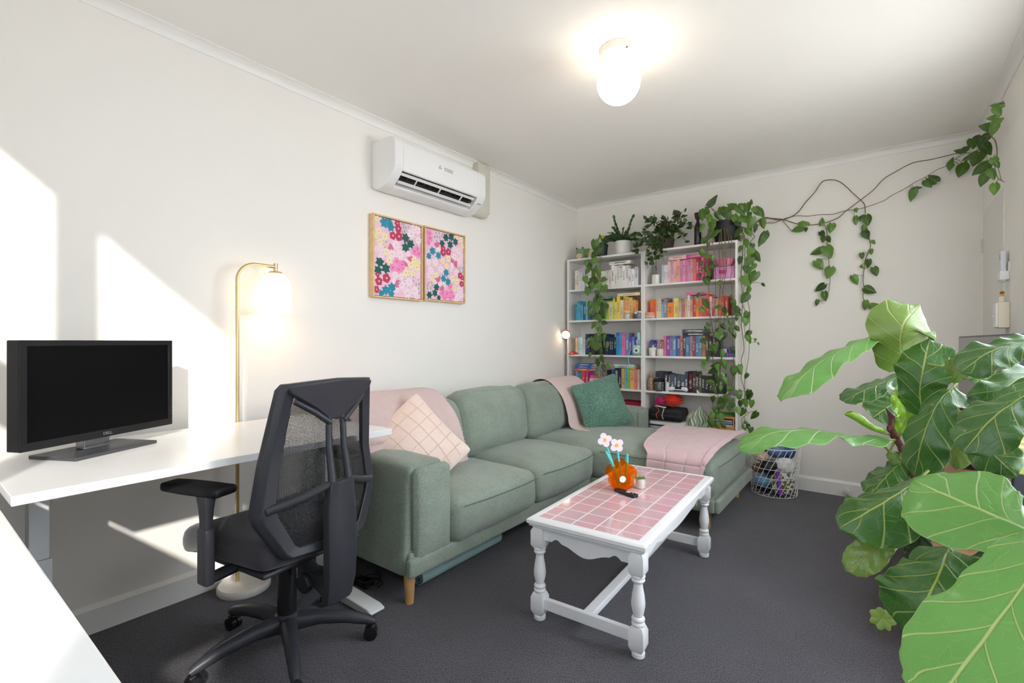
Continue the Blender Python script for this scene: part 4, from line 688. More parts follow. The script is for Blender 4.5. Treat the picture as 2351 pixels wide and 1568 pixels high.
def meshfab():
    k=NT('chair_mesh_weave'); uv=k.n('UVMap'); sp=k.n('SeparateXYZ'); k.l(uv.outputs[0],sp.inputs[0])
    a=k.math('ABSOLUTE',k.math('SINE',k.math('MULTIPLY',sp.outputs[0],PI*92))); b=k.math('ABSOLUTE',k.math('SINE',k.math('MULTIPLY',sp.outputs[1],PI*118)))
    hole=k.math('GREATER_THAN',k.math('MULTIPLY',a,b),.52); t=k.n('BsdfTransparent'); mx=k.n('MixShader')
    k.b.inputs['Base Color'].default_value=lin((46,45,48)); k.b.inputs['Roughness'].default_value=.7
    k.l(hole,mx.inputs[0]); k.l(k.b.outputs[0],mx.inputs[1]); k.l(t.outputs[0],mx.inputs[2]); k.l(mx.outputs[0],k.out.inputs[0]); return k.m
def hw_at(z):
    P=[(.452,.165),(.47,.185),(.585,.250),(.625,.262),(.78,.235),(1.03,.200),(1.056,.186)]
    for (a,b),(c,d) in zip(P,P[1:]):
        if a<=z<=c: return b+(d-b)*(z-a)/(c-a)
    return .19
def mfn(u,v):
    z=.47+.57*v; x=(u*2-1)*hw_at(z)*.88; return (x,by(x,z)+.006,z)
m=MB(); m.grid(mfn,20,28); o=m.build('back_mesh',meshfab(),ch,60)
uvl=o.data.uv_layers.new(name='UVMap')
for lp in o.data.loops:
    i=lp.vertex_index; uvl.data[lp.index].uv=((i//29)/20,(i%29)/28)
# headpiece, ribs, spine, lumbar bar
def plate(poly,dy0,dy1,name,par=ch):
    m=MB(); n=len(poly); m.add([(x,by(x,z)+dy0,z) for x,z in poly]+[(x,by(x,z)+dy1,z) for x,z in poly],[tuple(range(n)),tuple(range(2*n-1,n-1,-1))]+[(i,n+i,n+(i+1)%n,(i+1)%n) for i in range(n)])
    return m.build(name,PL,par,35,bevel=.004)
plate([(-.175,1.02),(-.09,.965),(-.028,.915),(.028,.915),(.09,.965),(.175,1.02),(.18,1.04),(0,1.05),(-.18,1.04)][::-1],-.030,.004,'headpiece')
MB().tube([(-.150,by(.15,.99)-.012,.99),(-.09,by(.09,.95)-.024,.95),(-.03,by(0,.91)-.030,.905)],.011,8).tube([(.150,by(.15,.99)-.012,.99),(.09,by(.09,.95)-.024,.95),(.03,by(0,.91)-.030,.905)],.011,8).build('headpiece_rim',PL,ch,60)
for s in (-1,1):
    MB().tube([(s*.030,by(0,.925)-.020,.925),(s*.033,by(0,.82)-.028,.82),(s*.036,by(0,.70)-.034,.69)],[.012,.013,.016],8,sx=.8).build('rib',PL,ch,60)
    MB().tube([(s*.225,by(.225,.65)-.008,.635),(s*.13,by(.13,.665)-.020,.662),(s*.03,by(0,.69)-.030,.695)],[.016,.015,.014],8).build('lumbar_bar',PL,ch,60)
pts=[(0,by(0,.70)-.036,.70),(0,-.300,.60),(0,-.305,.46),(0,-.300,.34),(0,-.285,.27),(0,-.24,.245)]
m=MB(); v=[];f=[]
for k,(x,y,z) in enumerate(pts):
    w=(.050,.062,.064,.060,.056,.046)[k]; t=.022
    v+=[(-w,y-t*.4,z),(-w*.6,y-t,z),(w*.6,y-t,z),(w,y-t*.4,z),(w,y+t,z),(-w,y+t,z)]
for k in range(len(pts)-1):
    for i in range(6): f.append((k*6+i,(k+1)*6+i,(k+1)*6+(i+1)%6,k*6+(i+1)%6))
f+=[tuple(range(5,-1,-1))[::-1],tuple((len(pts)-1)*6+i for i in range(6))[::-1]]
m.add(v,f).build('spine',PL,ch,30,bevel=.003)
MB().tube([(0,-.26,.275),(0,-.14,.335),(0,-.05,.385)],.026,10,sx=1.2).build('spine_link',PL,ch,60)
MB().lathe([(.030,-.012),(.034,-.008),(.034,.008),(.030,.012)],28,rib=.04,nrib=12).build('tension_knob',M('knob_black',(26,27,31),.45),ch,30,loc=(-.075,-.20,.335),rot=(0,RAD(90),0))
for s in (-1,1):
    par=thing('x','x y z w','x') if 0 else ch
    MB().tube([(s*.12,.0,.405),(s*.29,.0,.395),(s*.305,.0,.40)],.017,8,sx=1.6).build('arm_bracket',PL,ch,50)
    MB().cushion((.034,.058,.19),(s*.302,.0,.475),.010,n=3).build('arm_sleeve',PL,ch,50)
    MB().cushion((.026,.045,.15),(s*.302,.0,.61),.008,n=3,fn=lambda q:Vector((q.x*(1+.6*max(0,q.z/.075)),q.y*(1+.5*max(0,q.z/.075)),q.z))).build('arm_post',PL,ch,50)
    MB().cushion((.088,.265,.030),(0,0,0),.012,(0,0,.004),n=6,fn=lambda q:Vector((q.x*(1-.25*max(0,q.y/.13)**2),q.y,q.z))).build('arm_pad',M('arm_pad_black',(27,27,30),.5),ch,50,loc=(s*.302,.055,.695),rot=(0,0,RAD(-s*12)))
# cable and power brick on the floor behind the chair
cb=thing('power_brick','small black power brick with a coiled cable on the carpet beside the desk foot','power brick',(.56,1.30,0))
MB().cushion((.10,.05,.03),(.56,1.43,.016),.006,n=2).build('brick',BLK,cb,40,world=True)
q=[(.60+.05*math.cos(t*.7)+.01*math.sin(t),1.44+.05*math.sin(t*.7),.012+.004*t*.5) for t in range(22)]
MB().tube(crom(q,3),.0028,6).build('cable',M('cable_black',(30,30,30),.5),cb,60,world=True)
# ------------------------------------------------------------------ bookcases
SHW=M('bookcase_white',(238,236,232),.42); FY=4.222; BY=4.490
SZ=[.085,.405,.747,1.062,1.404,1.712]
UN=[(.044,.846,'corner bookcase'),(.848,1.648,'vine draped bookcase')]
for n,(x0,x1,lab) in enumerate(UN):
    r=thing('bookcase',('tall white bookcase in the corner against the sofa wall','tall white bookcase draped with long pothos vines')[n],'bookcase',((x0+x1)/2,4.36,0),0,'pair of tall white bookcases')
    for xa in (x0,x1-.018): MB().box(xa,xa+.018,FY,BY,0,2.02).build('side_panel',SHW,r,0,world=True,bevel=.001)
    MB().box(x0+.018,x1-.018,FY,BY,2.002,2.02).build('top_panel',SHW,r,0,world=True,bevel=.001)
    MB().box(x0+.018,x1-.018,BY-.006,BY,.06,2.002).build('back_panel',SHW,r,0,world=True)
    for z in SZ: MB().box(x0+.018,x1-.018,FY+.002,BY-.006,z-.018,z).build('shelf',SHW,r,0,world=True,bevel=.001)
    MB().box(x0+.018,x1-.018,FY+.02,FY+.035,0,SZ[0]-.018).build('plinth',SHW,r,0,world=True)
def book_mats():
    k=NT('book_cover'); oi=k.n('ObjectInfo'); tc=k.n('TexCoord'); sp=k.n('SeparateXYZ'); k.l(tc.outputs['Generated'],sp.inputs[0]); so=k.n('SeparateXYZ'); k.l(tc.outputs['Object'],so.inputs[0])
    # printed marks on the spine: small blocks of ink in the middle of the spine, a band near one end
    cmb=k.n('CombineXYZ'); k.l(k.math('MULTIPLY',oi.outputs['Random'],57.0),cmb.inputs[0]); k.l(k.math('MULTIPLY',so.outputs[2],230),cmb.inputs[1]); k.l(k.math('FLOOR',k.math('MULTIPLY',sp.outputs[0],4.0)),cmb.inputs[2])
    wn=k.n('TexNoise'); wn.inputs['Scale'].default_value=1.0; wn.inputs['Detail'].default_value=0; k.l(cmb.outputs[0],wn.inputs['Vector'])
    ink=k.math('GREATER_THAN',wn.outputs[0],.50)
    inx=k.math('LESS_THAN',k.math('ABSOLUTE',k.math('SUBTRACT',sp.outputs[0],.5)),.27)
    lo=k.math('MULTIPLY_ADD',oi.outputs['Random'],.25,.18); hi=k.math('ADD',lo,k.math('MULTIPLY_ADD',oi.outputs['Random'],.15,.38))
    inz=k.math('MULTIPLY',k.math('GREATER_THAN',sp.outputs[2],lo),k.math('LESS_THAN',sp.outputs[2],hi)); fr=k.math('LESS_THAN',sp.outputs[1],.02)
    mask=k.math('MULTIPLY',k.math('MULTIPLY',ink,inx),k.math('MULTIPLY',inz,fr))
    rgb=k.n('RGBToBW'); k.l(oi.outputs['Color'],rgb.inputs[0]); dark=k.math('LESS_THAN',rgb.outputs[0],.28)
    inkc=k.mix(dark,(.16,.09,.12,1),(.85,.83,.78,1)); hs=k.n('HueSaturation'); k.l(oi.outputs['Color'],hs.inputs['Color']); k.l(k.math('MULTIPLY_ADD',oi.outputs['Random'],.12,.44),hs.inputs['Hue']); hs.inputs['Value'].default_value=.75
    band=k.math('MULTIPLY',k.math('GREATER_THAN',sp.outputs[2],.86),k.math('GREATER_THAN',oi.outputs['Random'],.55)); band=k.math('MULTIPLY',band,fr)
    c=k.mix(band,oi.outputs['Color'],hs.outputs[0]); c=k.mix(k.math('MULTIPLY',mask,.72),c,inkc); k.l(c,k.b.inputs['Base Color']); k.b.inputs['Roughness'].default_value=.42
    return k.m
BOOKM=book_mats(); PAGES=M('book_pages',(232,224,205),.9,bump=(400,.2)); INKW=M('title_white',(245,243,238),.6); INKB=M('title_black',(30,28,30),.6)
book_n=0
ORD=['first','second','third','fourth','fifth','sixth','seventh','eighth','ninth','tenth','eleventh','twelfth','thirteenth','fourteenth','fifteenth','sixteenth','seventeenth','eighteenth','nineteenth','twentieth','twenty-first','twenty-second','twenty-third','twenty-fourth','twenty-fifth','twenty-sixth']
def cname(h):
    r,g,b=[int(h[i:i+2],16)/255 for i in (0,2,4)]; import colorsys; H,S,V=colorsys.rgb_to_hsv(r,g,b); H*=360
    if S<.14: return 'white' if V>.9 else 'pale grey' if V>.7 else 'grey' if V>.4 else 'black'
    if V<.22: return 'near black'
    p='pale ' if S<.32 and V>.75 else 'dark ' if V<.45 else ''
    for a,n in ((12,'red'),(40,'orange' if S>.35 else 'cream'),(68,'yellow' if S>.3 else 'cream'),(160,'green'),(195,'teal'),(250,'blue'),(290,'purple'),(345,'pink'),(361,'red')):
        if H<=a: return p+n
def book(x,w,h,col,z,dep,yf,label,grp,title=None,tcol=None,lean=0,flat=False):
    """upright book, spine facing the room; flat books lie on their side with the spine to the room"""
    r=thing('book',label,'book',(x,yf,z),0,grp); th=.0022
    if not flat:
        c=MB().box(0,w,0,th,0,h).box(0,th,th,dep,0,h).box(w-th,w,th,dep,0,h).build('cover',BOOKM,r,0); MB().box(th,w-th,th,dep-.004,.003,h-.004).build('pages',PAGES,r,0)
        if title: text('spine_title',title,min(w*.72,h*1.25/len(title)),tcol or INKW,r,(w/2,-.0004,h*.52),(RAD(90),RAD(90),0),.0002,world=False)
    else:
        L=w; c=MB().box(0,L,0,th,0,h).box(0,L,th,dep,0,th).box(0,L,th,dep,h-th,h).build('cover',BOOKM,r,0); MB().box(.004,L-.004,th,dep-.004,th,h-th).build('pages',PAGES,r,0)
        if title: text('spine_title',title,min(h*.62,L*1.5/len(title)),tcol or INKW,r,(L*.42,-.0004,h*.5),(RAD(90),0,0),.0002,world=False)
    c.color=lin(col)
    if lean: r.rotation_euler=(0,RAD(lean),0)
    return r
ROWS={
(0,5):(.114,'27,195,f2eeee 26,195,eee6da 31,205,f0eef0 36,200,e8ecf2 30,180,ece6e0 34,180,f4f0ee 28,175,e8dccb 30,190,efe9e2 36,190,c8b49c 25,165,e8e0da 26,165,f2f0ec 24,168,ece4d4 27,168,f0eee8 24,168,f0dcd8 29,212,f6f4f0 24,205,ece4dc 26,205,f4eae2 38,208,f0eeea 27,195,f2f0f0 32,198,f4e8e6 29,162,e4eaf0 29,160,f2f0ea 35,175,e8e8f0'),
(0,4):(.126,'24,160,2fb6cc 34,195,49b9d6 26,155,5fb3d4 30,155,2a6f94 22,165,7fc0e0 30,170,3c7fb4 28,170,3b5f8f 30,150,6d8f6a 40,165,35695a 22,160,2f7f4f 30,175,46a34c 26,172,72d47c 28,172,e8de48 36,172,e9ecc4 22,196,f0e04a 22,165,f4e9a0 32,215,f5dc3a 34,180,f1dcc0 30,214,f0b45c 26,206,eeb070 34,200,f0c070 34,175,e8a468 20,170,e89a50'),
(0,3):(.126,'22,165,f0c8a0 34,175,bfe0e4 26,175,d5ecef 24,175,e4f0f2 28,205,27446e 30,205,1d3a5f 34,205,1c2430 34,195,242a3a 30,190,3a2030 40,205,20242c 30,205,1e2128 34,200,1f3a5c 28,170,274a70 22,165,2a3038 24,170,1c2a40 38,215,2f9fdc 28,210,2fa8e4 30,210,f070a8 36,212,7f88b8 30,170,4a54b0 28,175,6a74c8 26,175,5058b4 30,215,a8dce0 18,215,e8dcc8'),
(0,2):(.126,'24,145,b890dc 24,150,2aa0d8 26,150,30b070 34,150,e84860 34,150,e0409a'),
(1,5):(1.010,'18,170,c8d4e0 20,165,e4dfe8 20,165,efe6e4 24,190,e8c8d0 24,200,f0b0c4 26,195,ecc4c0 32,200,f0a890 20,190,d890b0 26,195,e8a0d0 20,195,e48098 26,198,e0a0c8 22,198,f0a0a8 20,198,f49078 24,198,e03080 24,198,c81860 24,198,f06098 34,190,d02060'),
(1,4):(.905,'30,170,f2702a 22,170,f4661c 24,172,ece2cc 26,172,e0d4b0 20,145,7cc4e8 34,178,8f8894 56,135,f28c3a 44,170,f0d878 28,150,c8b8a0 30,150,d08878 22,160,e8c8a8 20,190,f0e0dc 24,150,e0a890 24,150,e05048 24,155,f0a030 26,160,e87078 38,150,e86058 22,190,e85048 22,170,f0dce0 20,170,c05070 24,150,e8c0a0 32,150,e89070 28,170,d85038 24,165,c84038'),
(1,3):(.918,'22,145,6a70b0 24,140,4a4c58 26,140,b8a8b8 22,145,a86060 18,145,a02830 24,180,d88098 28,180,8a50c0 28,175,a890c8 32,180,6890b8 32,180,4a70a8 26,180,d87060 24,178,404860 32,172,5888a8 26,180,b0a0b8 22,180,a04848 30,180,5890c0 28,180,6898b8 28,180,c89060 26,175,605040 28,160,404448 26,165,50483c 28,160,3a3c44'),
(1,2):(.955,'28,175,30343c 24,175,3c3f46 30,175,3a3c44 30,175,2c2c30 24,160,46343a 30,155,48607c 24,150,4a5568 32,148,4c5660 40,150,4e5a68 26,180,3e4c60 36,185,2a1518 28,180,40343a 28,150,4a4c50 22,150,6a6a50 30,150,303848 30,150,282a30 26,150,3a3a3a 26,170,20282c 30,175,2c3440 30,170,4a5460')}
TITLES={(0,5,14):('GUEST LIST',INKB),(1,3,16):('STILL',INKW),(1,2,3):('THE CANE',INKW),(1,2,18):('CRY WOLF',INKW),(1,2,10):('DESTROYER',M('title_red',(214,44,48),.6)),(1,3,10):('FAVOURITES',INKB)}
SHN={5:'top shelf',4:'second shelf',3:'third shelf',2:'fourth shelf'}
def row(key,x,spec,off=0):
    u,s=key; books=[b.split(',') for b in spec.split()]
    for i,(w,h,c) in enumerate(books):
        w,h=int(w)/1000,int(h)/1000; yf=FY+.022+random.uniform(0,.018)
        t=TITLES.get((u,s,i+off)); lab='%s book, %s from left, %s of the %s'%(cname(c),ORD[i+off],SHN[s],UN[u][2])
        book(x,w-.0012,h,c,SZ[s],random.uniform(.115,.135),yf,lab,'upright books on the %s of the %s'%(SHN[s],UN[u][2]),*(t or (None,None))); x+=w
    return x
for k,(x,sp) in ROWS.items(): row(k,x,sp)
row((0,2),.468,'26,170,3a3030 24,170,18181c 36,175,2e5aa8 40,190,2a2a30 28,190,1f2a30 32,190,c8b070 30,195,5cc0d8 22,195,7cc850 44,200,f2b878 26,190,e88070 24,185,f0dcd8',5)
for nm,sz in (('LET GO',.018),('MOTH',.02)): pass
G_='books lying flat on the shelves'
def flat(x,L,h,c,z,lab,t=None,tc=None,y=FY+.02): book(x,L,h,c,z,.13,y,lab,G_,t,tc,flat=True)
flat(.50,.215,.030,'f2efe8',SZ[5]+.2125,'white book lying flat across the white books, corner bookcase top shelf','EVERYTHING IS TRUST',INKB)
flat(.395,.150,.020,'2f7a52',SZ[4]+.1965,'dark green book lying flat among yellow and green books','WORTH',INKW)
flat(.585,.225,.028,'efd8ae',SZ[4]+.2155,'cream book lying flat on the orange books of the corner bookcase')
flat(.125,.165,.024,'e8603c',SZ[2]+.1505,'red and orange book lying lowest in the flat stack on the fourth shelf')
flat(.128,.175,.024,'3a6ab8',SZ[2]+.175,'mid blue book lying flat in the middle of the stack by the vine')
flat(.140,.178,.024,'2f74c4',SZ[2]+.1995,'bright blue book lying topmost in the flat stack on the fourth shelf')
for i,(c,h) in enumerate((('2a3468',.022),('f0ece6',.026),('ece0c0',.034),('e860a8',.030))): flat(.275+.006*i,.185-.01*i,h,c,SZ[2]+sum((.022,.026,.034,.030)[:i])+.0004*i,('dark blue book at the bottom of','white book second in','cream book third in','bright pink book on top of')[i]+' the small flat pile behind the pillow')
flat(.560,.190,.018,'b8ccb0',SZ[2]+.1956,'pale green book lying flat over the tall books, corner bookcase','BOB MORTIMER',INKB)
flat(.545,.205,.014,'cfe4ea',SZ[2]+.2140,'thin pale blue book lying flat under the mint camera shelf')
flat(1.078,.152,.034,'ecc0bc',SZ[5]+.2005,'pale pink book lying flat on the pink books')
flat(1.232,.175,.030,'d8388c',SZ[5]+.1990,'magenta book lying flat at the end of the pink books','You and me on vacation',INKW)
flat(1.226,.195,.024,'d8708c',SZ[4]+.1910,'pink book lying flat across the red books','Funny Story',INKW)
flat(1.198,.225,.024,'34343a',SZ[3]+.1808,'black book lying flat, lower of two on the thrillers','JANE HARPER',INKW)
flat(1.196,.230,.030,'4a5464',SZ[3]+.2052,'slate grey book lying flat, upper of two on the thrillers','CHRIS HAMMER',INKW)

# ------------------------------------------------------------------ things on the shelves
def lath(name,lab,cat,pr,mat,loc,n=28,**k):
    o=MB().lathe(pr,n,**k).build(name,mat,None,40,loc=loc); tag(o,lab,cat); return o
dl=thing('desk_lamp','small red gooseneck lamp, lit, at the end of the bookcase by the wall','desk lamp',(.100,4.262,SZ[3]))
REDL=M('lamp_red',(196,48,42),.35,coat=.4)
MB().lathe([(.056,0),(.058,.006),(.048,.018),(.018,.027),(.010,.030)],32).build('base',REDL,dl)
MB().tube(crom([(.004,0,.028),(.006,-.004,.10),(-.004,-.02,.17),(-.025,-.035,.205),(-.045,-.045,.212)],6),.0042,8).build('gooseneck',M('lamp_steel',(180,170,150),.3,metal=.8),dl,60)
hd=Matrix.Translation((-.058,-.055,.205))@Vector((.35,-1,-.55)).to_track_quat('Z','Y').to_matrix().to_4x4()
o=MB().lathe([(.010,-.055),(.024,-.05),(.036,-.03),(.043,.0),(.045,.018),(.043,.018),(.040,0),(.033,-.028),(.0,-.045)],28).build('shade',M('lamp_copper',(226,140,108),.35,coat=.3),dl); o.matrix_basis=hd
o=MB().lathe([(.0,.030),(.024,.024),(.035,.006),(.034,-.012),(.0,-.02)],24).build('bulb',M('reading_bulb',(255,246,228),.3,emis=9,ecol=(255,234,200)),dl,80); o.matrix_basis=hd
MB().tube(crom([(-.055,0,.006),(-.073,-.03,.0),(-.078,-.044,-.06),(-.080,-.044,-.30),(-.078,-.044,-.60)],5),.002,6).build('cord',M('lamp_cord',(60,54,52),.5),dl,60)
TOP=2.02
fg=thing('frog_planter','small green ceramic planter with frog eyes on the corner bookcase','planter',(.168,4.31,TOP))
FR=M('frog_green',(122,142,104),.3,coat=.5)
MB().lathe([(.055,0),(.060,.004),(.062,.10),(.058,.102),(.055,.10),(.054,.02),(0,.02)],28).build('pot',FR,fg)
MB().lathe([(.0,0),(.034,.0),(.034,.004),(0,.004)][::-1],20,sx=1,sy=.8).build('belly',M('frog_belly',(224,196,160),.4),fg,30,loc=(0,-.0595,.030),rot=(RAD(90),0,0))
for s in (-1,1):
    e=MB().lathe([(0,-.012),(.010,-.006),(.012,0),(.010,.006),(0,.012)],14).build('eye',FR,fg,60,loc=(s*.034,-.045,.108)); MB().lathe([(0,-.006),(.006,-.003),(.007,0),(.006,.003),(0,.006)],12).build('pupil',M('eye_black',(20,20,20),.2),e,60,loc=(0,-.009,.004))
lath('candle_jar','frosted white candle jar under the trailing small leaved plant','candle',[(.034,0),(.038,.003),(.038,.085),(.035,.087),(.033,.083),(.033,.07),(0,.07)],M('iridescent_jar',(226,226,212),.2,coat=.6),(.948,4.275,SZ[5]))
pb=thing('trinket_case','pink lidded case with a hot pink handle on the top shelf','case',(1.538,4.30,SZ[5])); PKB=M('case_pink',(226,158,206),.35,coat=.3)
MB().cushion((.165,.10,.105),(0,0,.0535),.012,n=3).build('case',PKB,pb,50); MB().box(-.083,.083,-.0515,.0515,.084,.087).build('lid_seam',M('case_seam',(208,128,186),.5),pb,0)
MB().cushion((.055,.012,.032),(-.012,-.054,.060),.005,n=2).build('handle',M('case_hot_pink',(214,58,132),.35),pb,50)
for k in range(5): MB().lathe([(.004,0),(.004,.0012)],10).build('speckle',M('speckle_white',(246,226,240),.4),pb,30,loc=(-.065+.034*k,-.0505,.022+.02*(k%2)),rot=(RAD(90),0,0))
o=MB().lathe([(.030,0),(.045,.004),(.068,.028),(.080,.062),(.083,.062),(.071,.026),(.046,.001)],32).lathe([(0,.055),(.074,.052),(.079,.058),(.0,.066)],32,mi=1).build('ceramic_bowl',[M('bowl_pink',(232,142,168),.3,coat=.4),M('bowl_mint',(142,192,168),.5,noise=(60,.25))],None,40,loc=(1.538,4.30,SZ[5]+.107)); tag(o,'pink bowl with a mint green inside resting on the pink case','bowl')
# second shelf
def flower_jar(x,y,z,lab,jc,fc,lid=None):
    r=thing('trinket_jar',lab,'jar',(x,y,z)); MB().lathe([(.024,0),(.027,.004),(.027,.040),(.022,.048),(.020,.048),(.024,.040),(.024,.006),(0,.006)],20).build('jar',jc,r)
    if fc:
        for k in range(7):
            a=k*2*PI/7; MB().tube([(0,0,.045),(.014*math.cos(a),.014*math.sin(a)-.004,.062),(.026*math.cos(a),.026*math.sin(a)-.010,.068)],[.003,.009,.002],6).build('petal',fc,r,60)
        MB().lathe([(0,.058),(.008,.060),(.008,.067),(0,.070)],12,(0,-.005,0)).build('flower_eye',M('flower_eye',(238,206,120),.6),r)
    if lid: MB().lathe([(.024,.046),(.024,.058),(0,.060)],20).build('lid',lid,r)
WFL=M('paper_white',(242,238,230),.8)
flower_jar(.690,4.236,SZ[4],'little glass jar holding a white paper flower on the second shelf',M('jar_grey_glass',(205,205,200),.1,coat=.5),WFL)
flower_jar(.770,4.238,SZ[4],'dark little jar with a pale label before the orange books',M('jar_dark',(74,70,74),.25,coat=.5),None,M('jar_lid_silver',(206,204,202),.3,metal=.6))
flower_jar(.806,4.232,SZ[4],'little jar topped by white paper petals at the shelf end',M('jar_slate',(120,122,128),.2,coat=.5),WFL)
fp=thing('face_pot','small pink bellied pot with a sleepy face beside the orange books','pot',(.905,4.245,SZ[4]))
MB().lathe([(.030,0),(.040,.008),(.044,.022)],28).build('lower_bowl',M('pot_cream',(232,220,204),.5),fp); MB().lathe([(.044,.022),(.044,.034),(.039,.050),(.034,.054),(.030,.05),(.0,.045)],28).build('upper_bowl',M('pot_coral',(232,158,134),.5),fp)
for s in (-1,1): MB().tube([(s*.022,-.042,.030),(s*.017,-.0435,.028),(s*.012,-.0445,.030)],.001,5).build('closed_eye',M('eye_white',(250,240,230),.5),fp,60)
# third shelf
ca=thing('instant_camera','mint green toy camera with a wrist strap on the third shelf','camera',(.782,4.25,SZ[3])); MINT=M('camera_mint',(156,208,196),.35,coat=.3)
MB().cushion((.095,.055,.098),(0,0,.050),.024,(0,.012,0),n=5).build('body',MINT,ca,50)
o=MB().lathe([(.030,0),(.030,.010),(.024,.016),(.018,.016),(.012,.010),(0,.010)],28).build('lens_ring',M('lens_pale',(206,228,222),.3),ca,40,loc=(.006,-.036,.046),rot=(RAD(90),0,0)); MB().lathe([(0,.0),(.011,.0),(.009,.003),(0,.0035)][::-1],18).build('lens',M('lens_black',(22,24,28),.1),o,30,loc=(0,0,.0105))
MB().cushion((.026,.008,.014),(.026,-.030,.084),.003,n=2).build('flash',M('flash_white',(240,240,236),.2),ca,50)
MB().tube(crom([(-.046,-.01,.055),(-.060,-.03,.045),(-.068,-.038,.0),(-.070,-.040,-.06),(-.058,-.04,-.085)],5),.004,6,sx=.4).build('strap',M('strap_aqua',(140,206,204),.6),ca,60)
pc=thing('pen_cup','white cup stuffed with pens and purple scissors','pen cup',(.928,4.25,SZ[3]))
MB().lathe([(.030,0),(.036,.075),(.034,.075),(.029,.004),(0,.004)],24).build('cup',M('cup_speckled',(236,230,224),.4,noise=(70,.25)),pc)
for k,(c,a,l) in enumerate((('38a060',-.35,.13),('e04838',-.25,.12),('f0a030',-.1,.11),('3a86d0',.1,.12),('f0f0f0',.25,.105),('40c0d0',.4,.10))): MB().tube([(.016*math.cos(k),.014*math.sin(k),.01),(.016*math.cos(k)+a*l*.6,.014*math.sin(k),l)],.0032,6).build('pen',M('pen_'+c,c,.4),pc,50)
PUR=M('scissors_purple',(104,58,178),.35)
for s in (-1,1): MB().tube([(.012+s*.016+.016*math.cos(t*PI/8),-.01,.118+.022*math.sin(t*PI/8)) for t in range(17)],.0045,6).build('scissor_loop',PUR,pc,60)
MB().tube([(.012,-.01,.02),(.012,-.01,.098)],.004,6).build('scissor_blade',M('steel',(190,190,195),.25,metal=1),pc)
lath('candle','cream jar candle with a label next to the pen cup','candle',[(.028,0),(.031,.003),(.031,.062),(.029,.064),(.027,.060),(0,.058)],M('candle_cream',(226,222,208),.3,coat=.3),(.998,4.248,SZ[3]))
for x,c1,c2,lab in ((1.545,'2860d0','f0d8b0','small blue and cream toy figure behind the vines'),(1.585,'c02890','3050c0','small magenta and blue toy figure behind the vines'),(1.612,'3070e0','202430','small bright blue toy robot at the shelf end')):
    t=thing('toy_figure',lab,'toy figure',(x,4.25,SZ[3]),0,'toy figures on the third shelf'); A=M('toy_'+c1,c1,.35); B=M('toy_'+c2,c2,.4)
    for s in (-1,1): MB().cushion((.010,.012,.034),(s*.008,0,.017),.003,n=2).build('leg',A,t,50); MB().cushion((.008,.010,.030),(s*.020,0,.055),.003,n=2).build('arm',A,t,50)
    MB().cushion((.030,.018,.034),(0,0,.052),.005,n=2).build('torso',B,t,50); MB().cushion((.020,.018,.020),(0,0,.082),.006,n=2).build('head',A,t,50)
# fourth shelf
SMK=M('smoky_glass',(150,120,96),.08,coat=.5,noise=(90,.5)); CORK=M('cork',(196,150,104),.8,noise=(60,.15))
b=thing('corked_bottle','corked glass bottle filled with brown seeds','bottle',(.912,4.255,SZ[2])); MB().lathe([(.026,0),(.030,.004),(.031,.075),(.026,.10),(.012,.125),(.0105,.142)],24).build('bottle',SMK,b); MB().lathe([(.0105,.138),(.012,.165),(0,.166)],16).build('cork',CORK,b)
b=thing('glass_jar','squat glass jar of dark trinkets with a black cloth lid','jar',(.990,4.245,SZ[2])); MB().lathe([(.036,0),(.042,.006),(.043,.07),(.040,.085)],28).build('jar',M('jar_smoke',(96,96,98),.08,coat=.6,noise=(110,.7)),b); MB().lathe([(.042,.082),(.050,.086),(.047,.105),(.02,.114),(0,.115)],24,rib=.05,nrib=9).build('lid',M('cloth_black',(34,34,36),.8),b)
lath('glass_tube','slim clear bottle with a white cap in front of the dark books','bottle',[(.016,0),(.018,.003),(.018,.062),(.014,.068),(.014,.084),(0,.085)],M('tube_pale',(206,212,216),.12,coat=.5),(1.062,4.250,SZ[2]))
gc=thing('game_controller','white and black game controller lying on the fourth shelf','game controller',(1.160,4.268,SZ[2])); GCW=M('controller_white',(232,233,236),.35)
MB().cushion((.118,.052,.030),(0,0,.030),.014,n=5).build('body',GCW,gc,60)
for s in (-1,1): MB().tube(crom([(s*.046,0,.030),(s*.066,-.018,.026),(s*.078,-.036,.020)],5),[.020]*5+[.019,.017,.016,.014,.012,.008],12).build('grip',GCW,gc,60)
MB().cushion((.058,.012,.020),(0,-.024,.036),.005,n=2).build('front_panel',M('controller_black',(30,30,34),.4),gc,50)
for s in (-1,1): MB().lathe([(.009,0),(.006,.004),(.007,.010),(0,.011)],14,(s*.026,-.012,.045)).build('thumbstick',M('controller_black',(30,30,34),.4),gc)
tr=MB().prism([(-.125,.006),(-.110,0),(.110,0),(.125,.030),(.119,.030),(.106,.006),(-.106,.006),(-.119,.030),(-.125,.030)],-.016,.02,'y').build('cream_tray',M('tray_cream',(238,230,200),.4),None,0,loc=(1.448,4.245,SZ[2])); tag(tr,'long cream coloured tray in front of the dark books','tray')
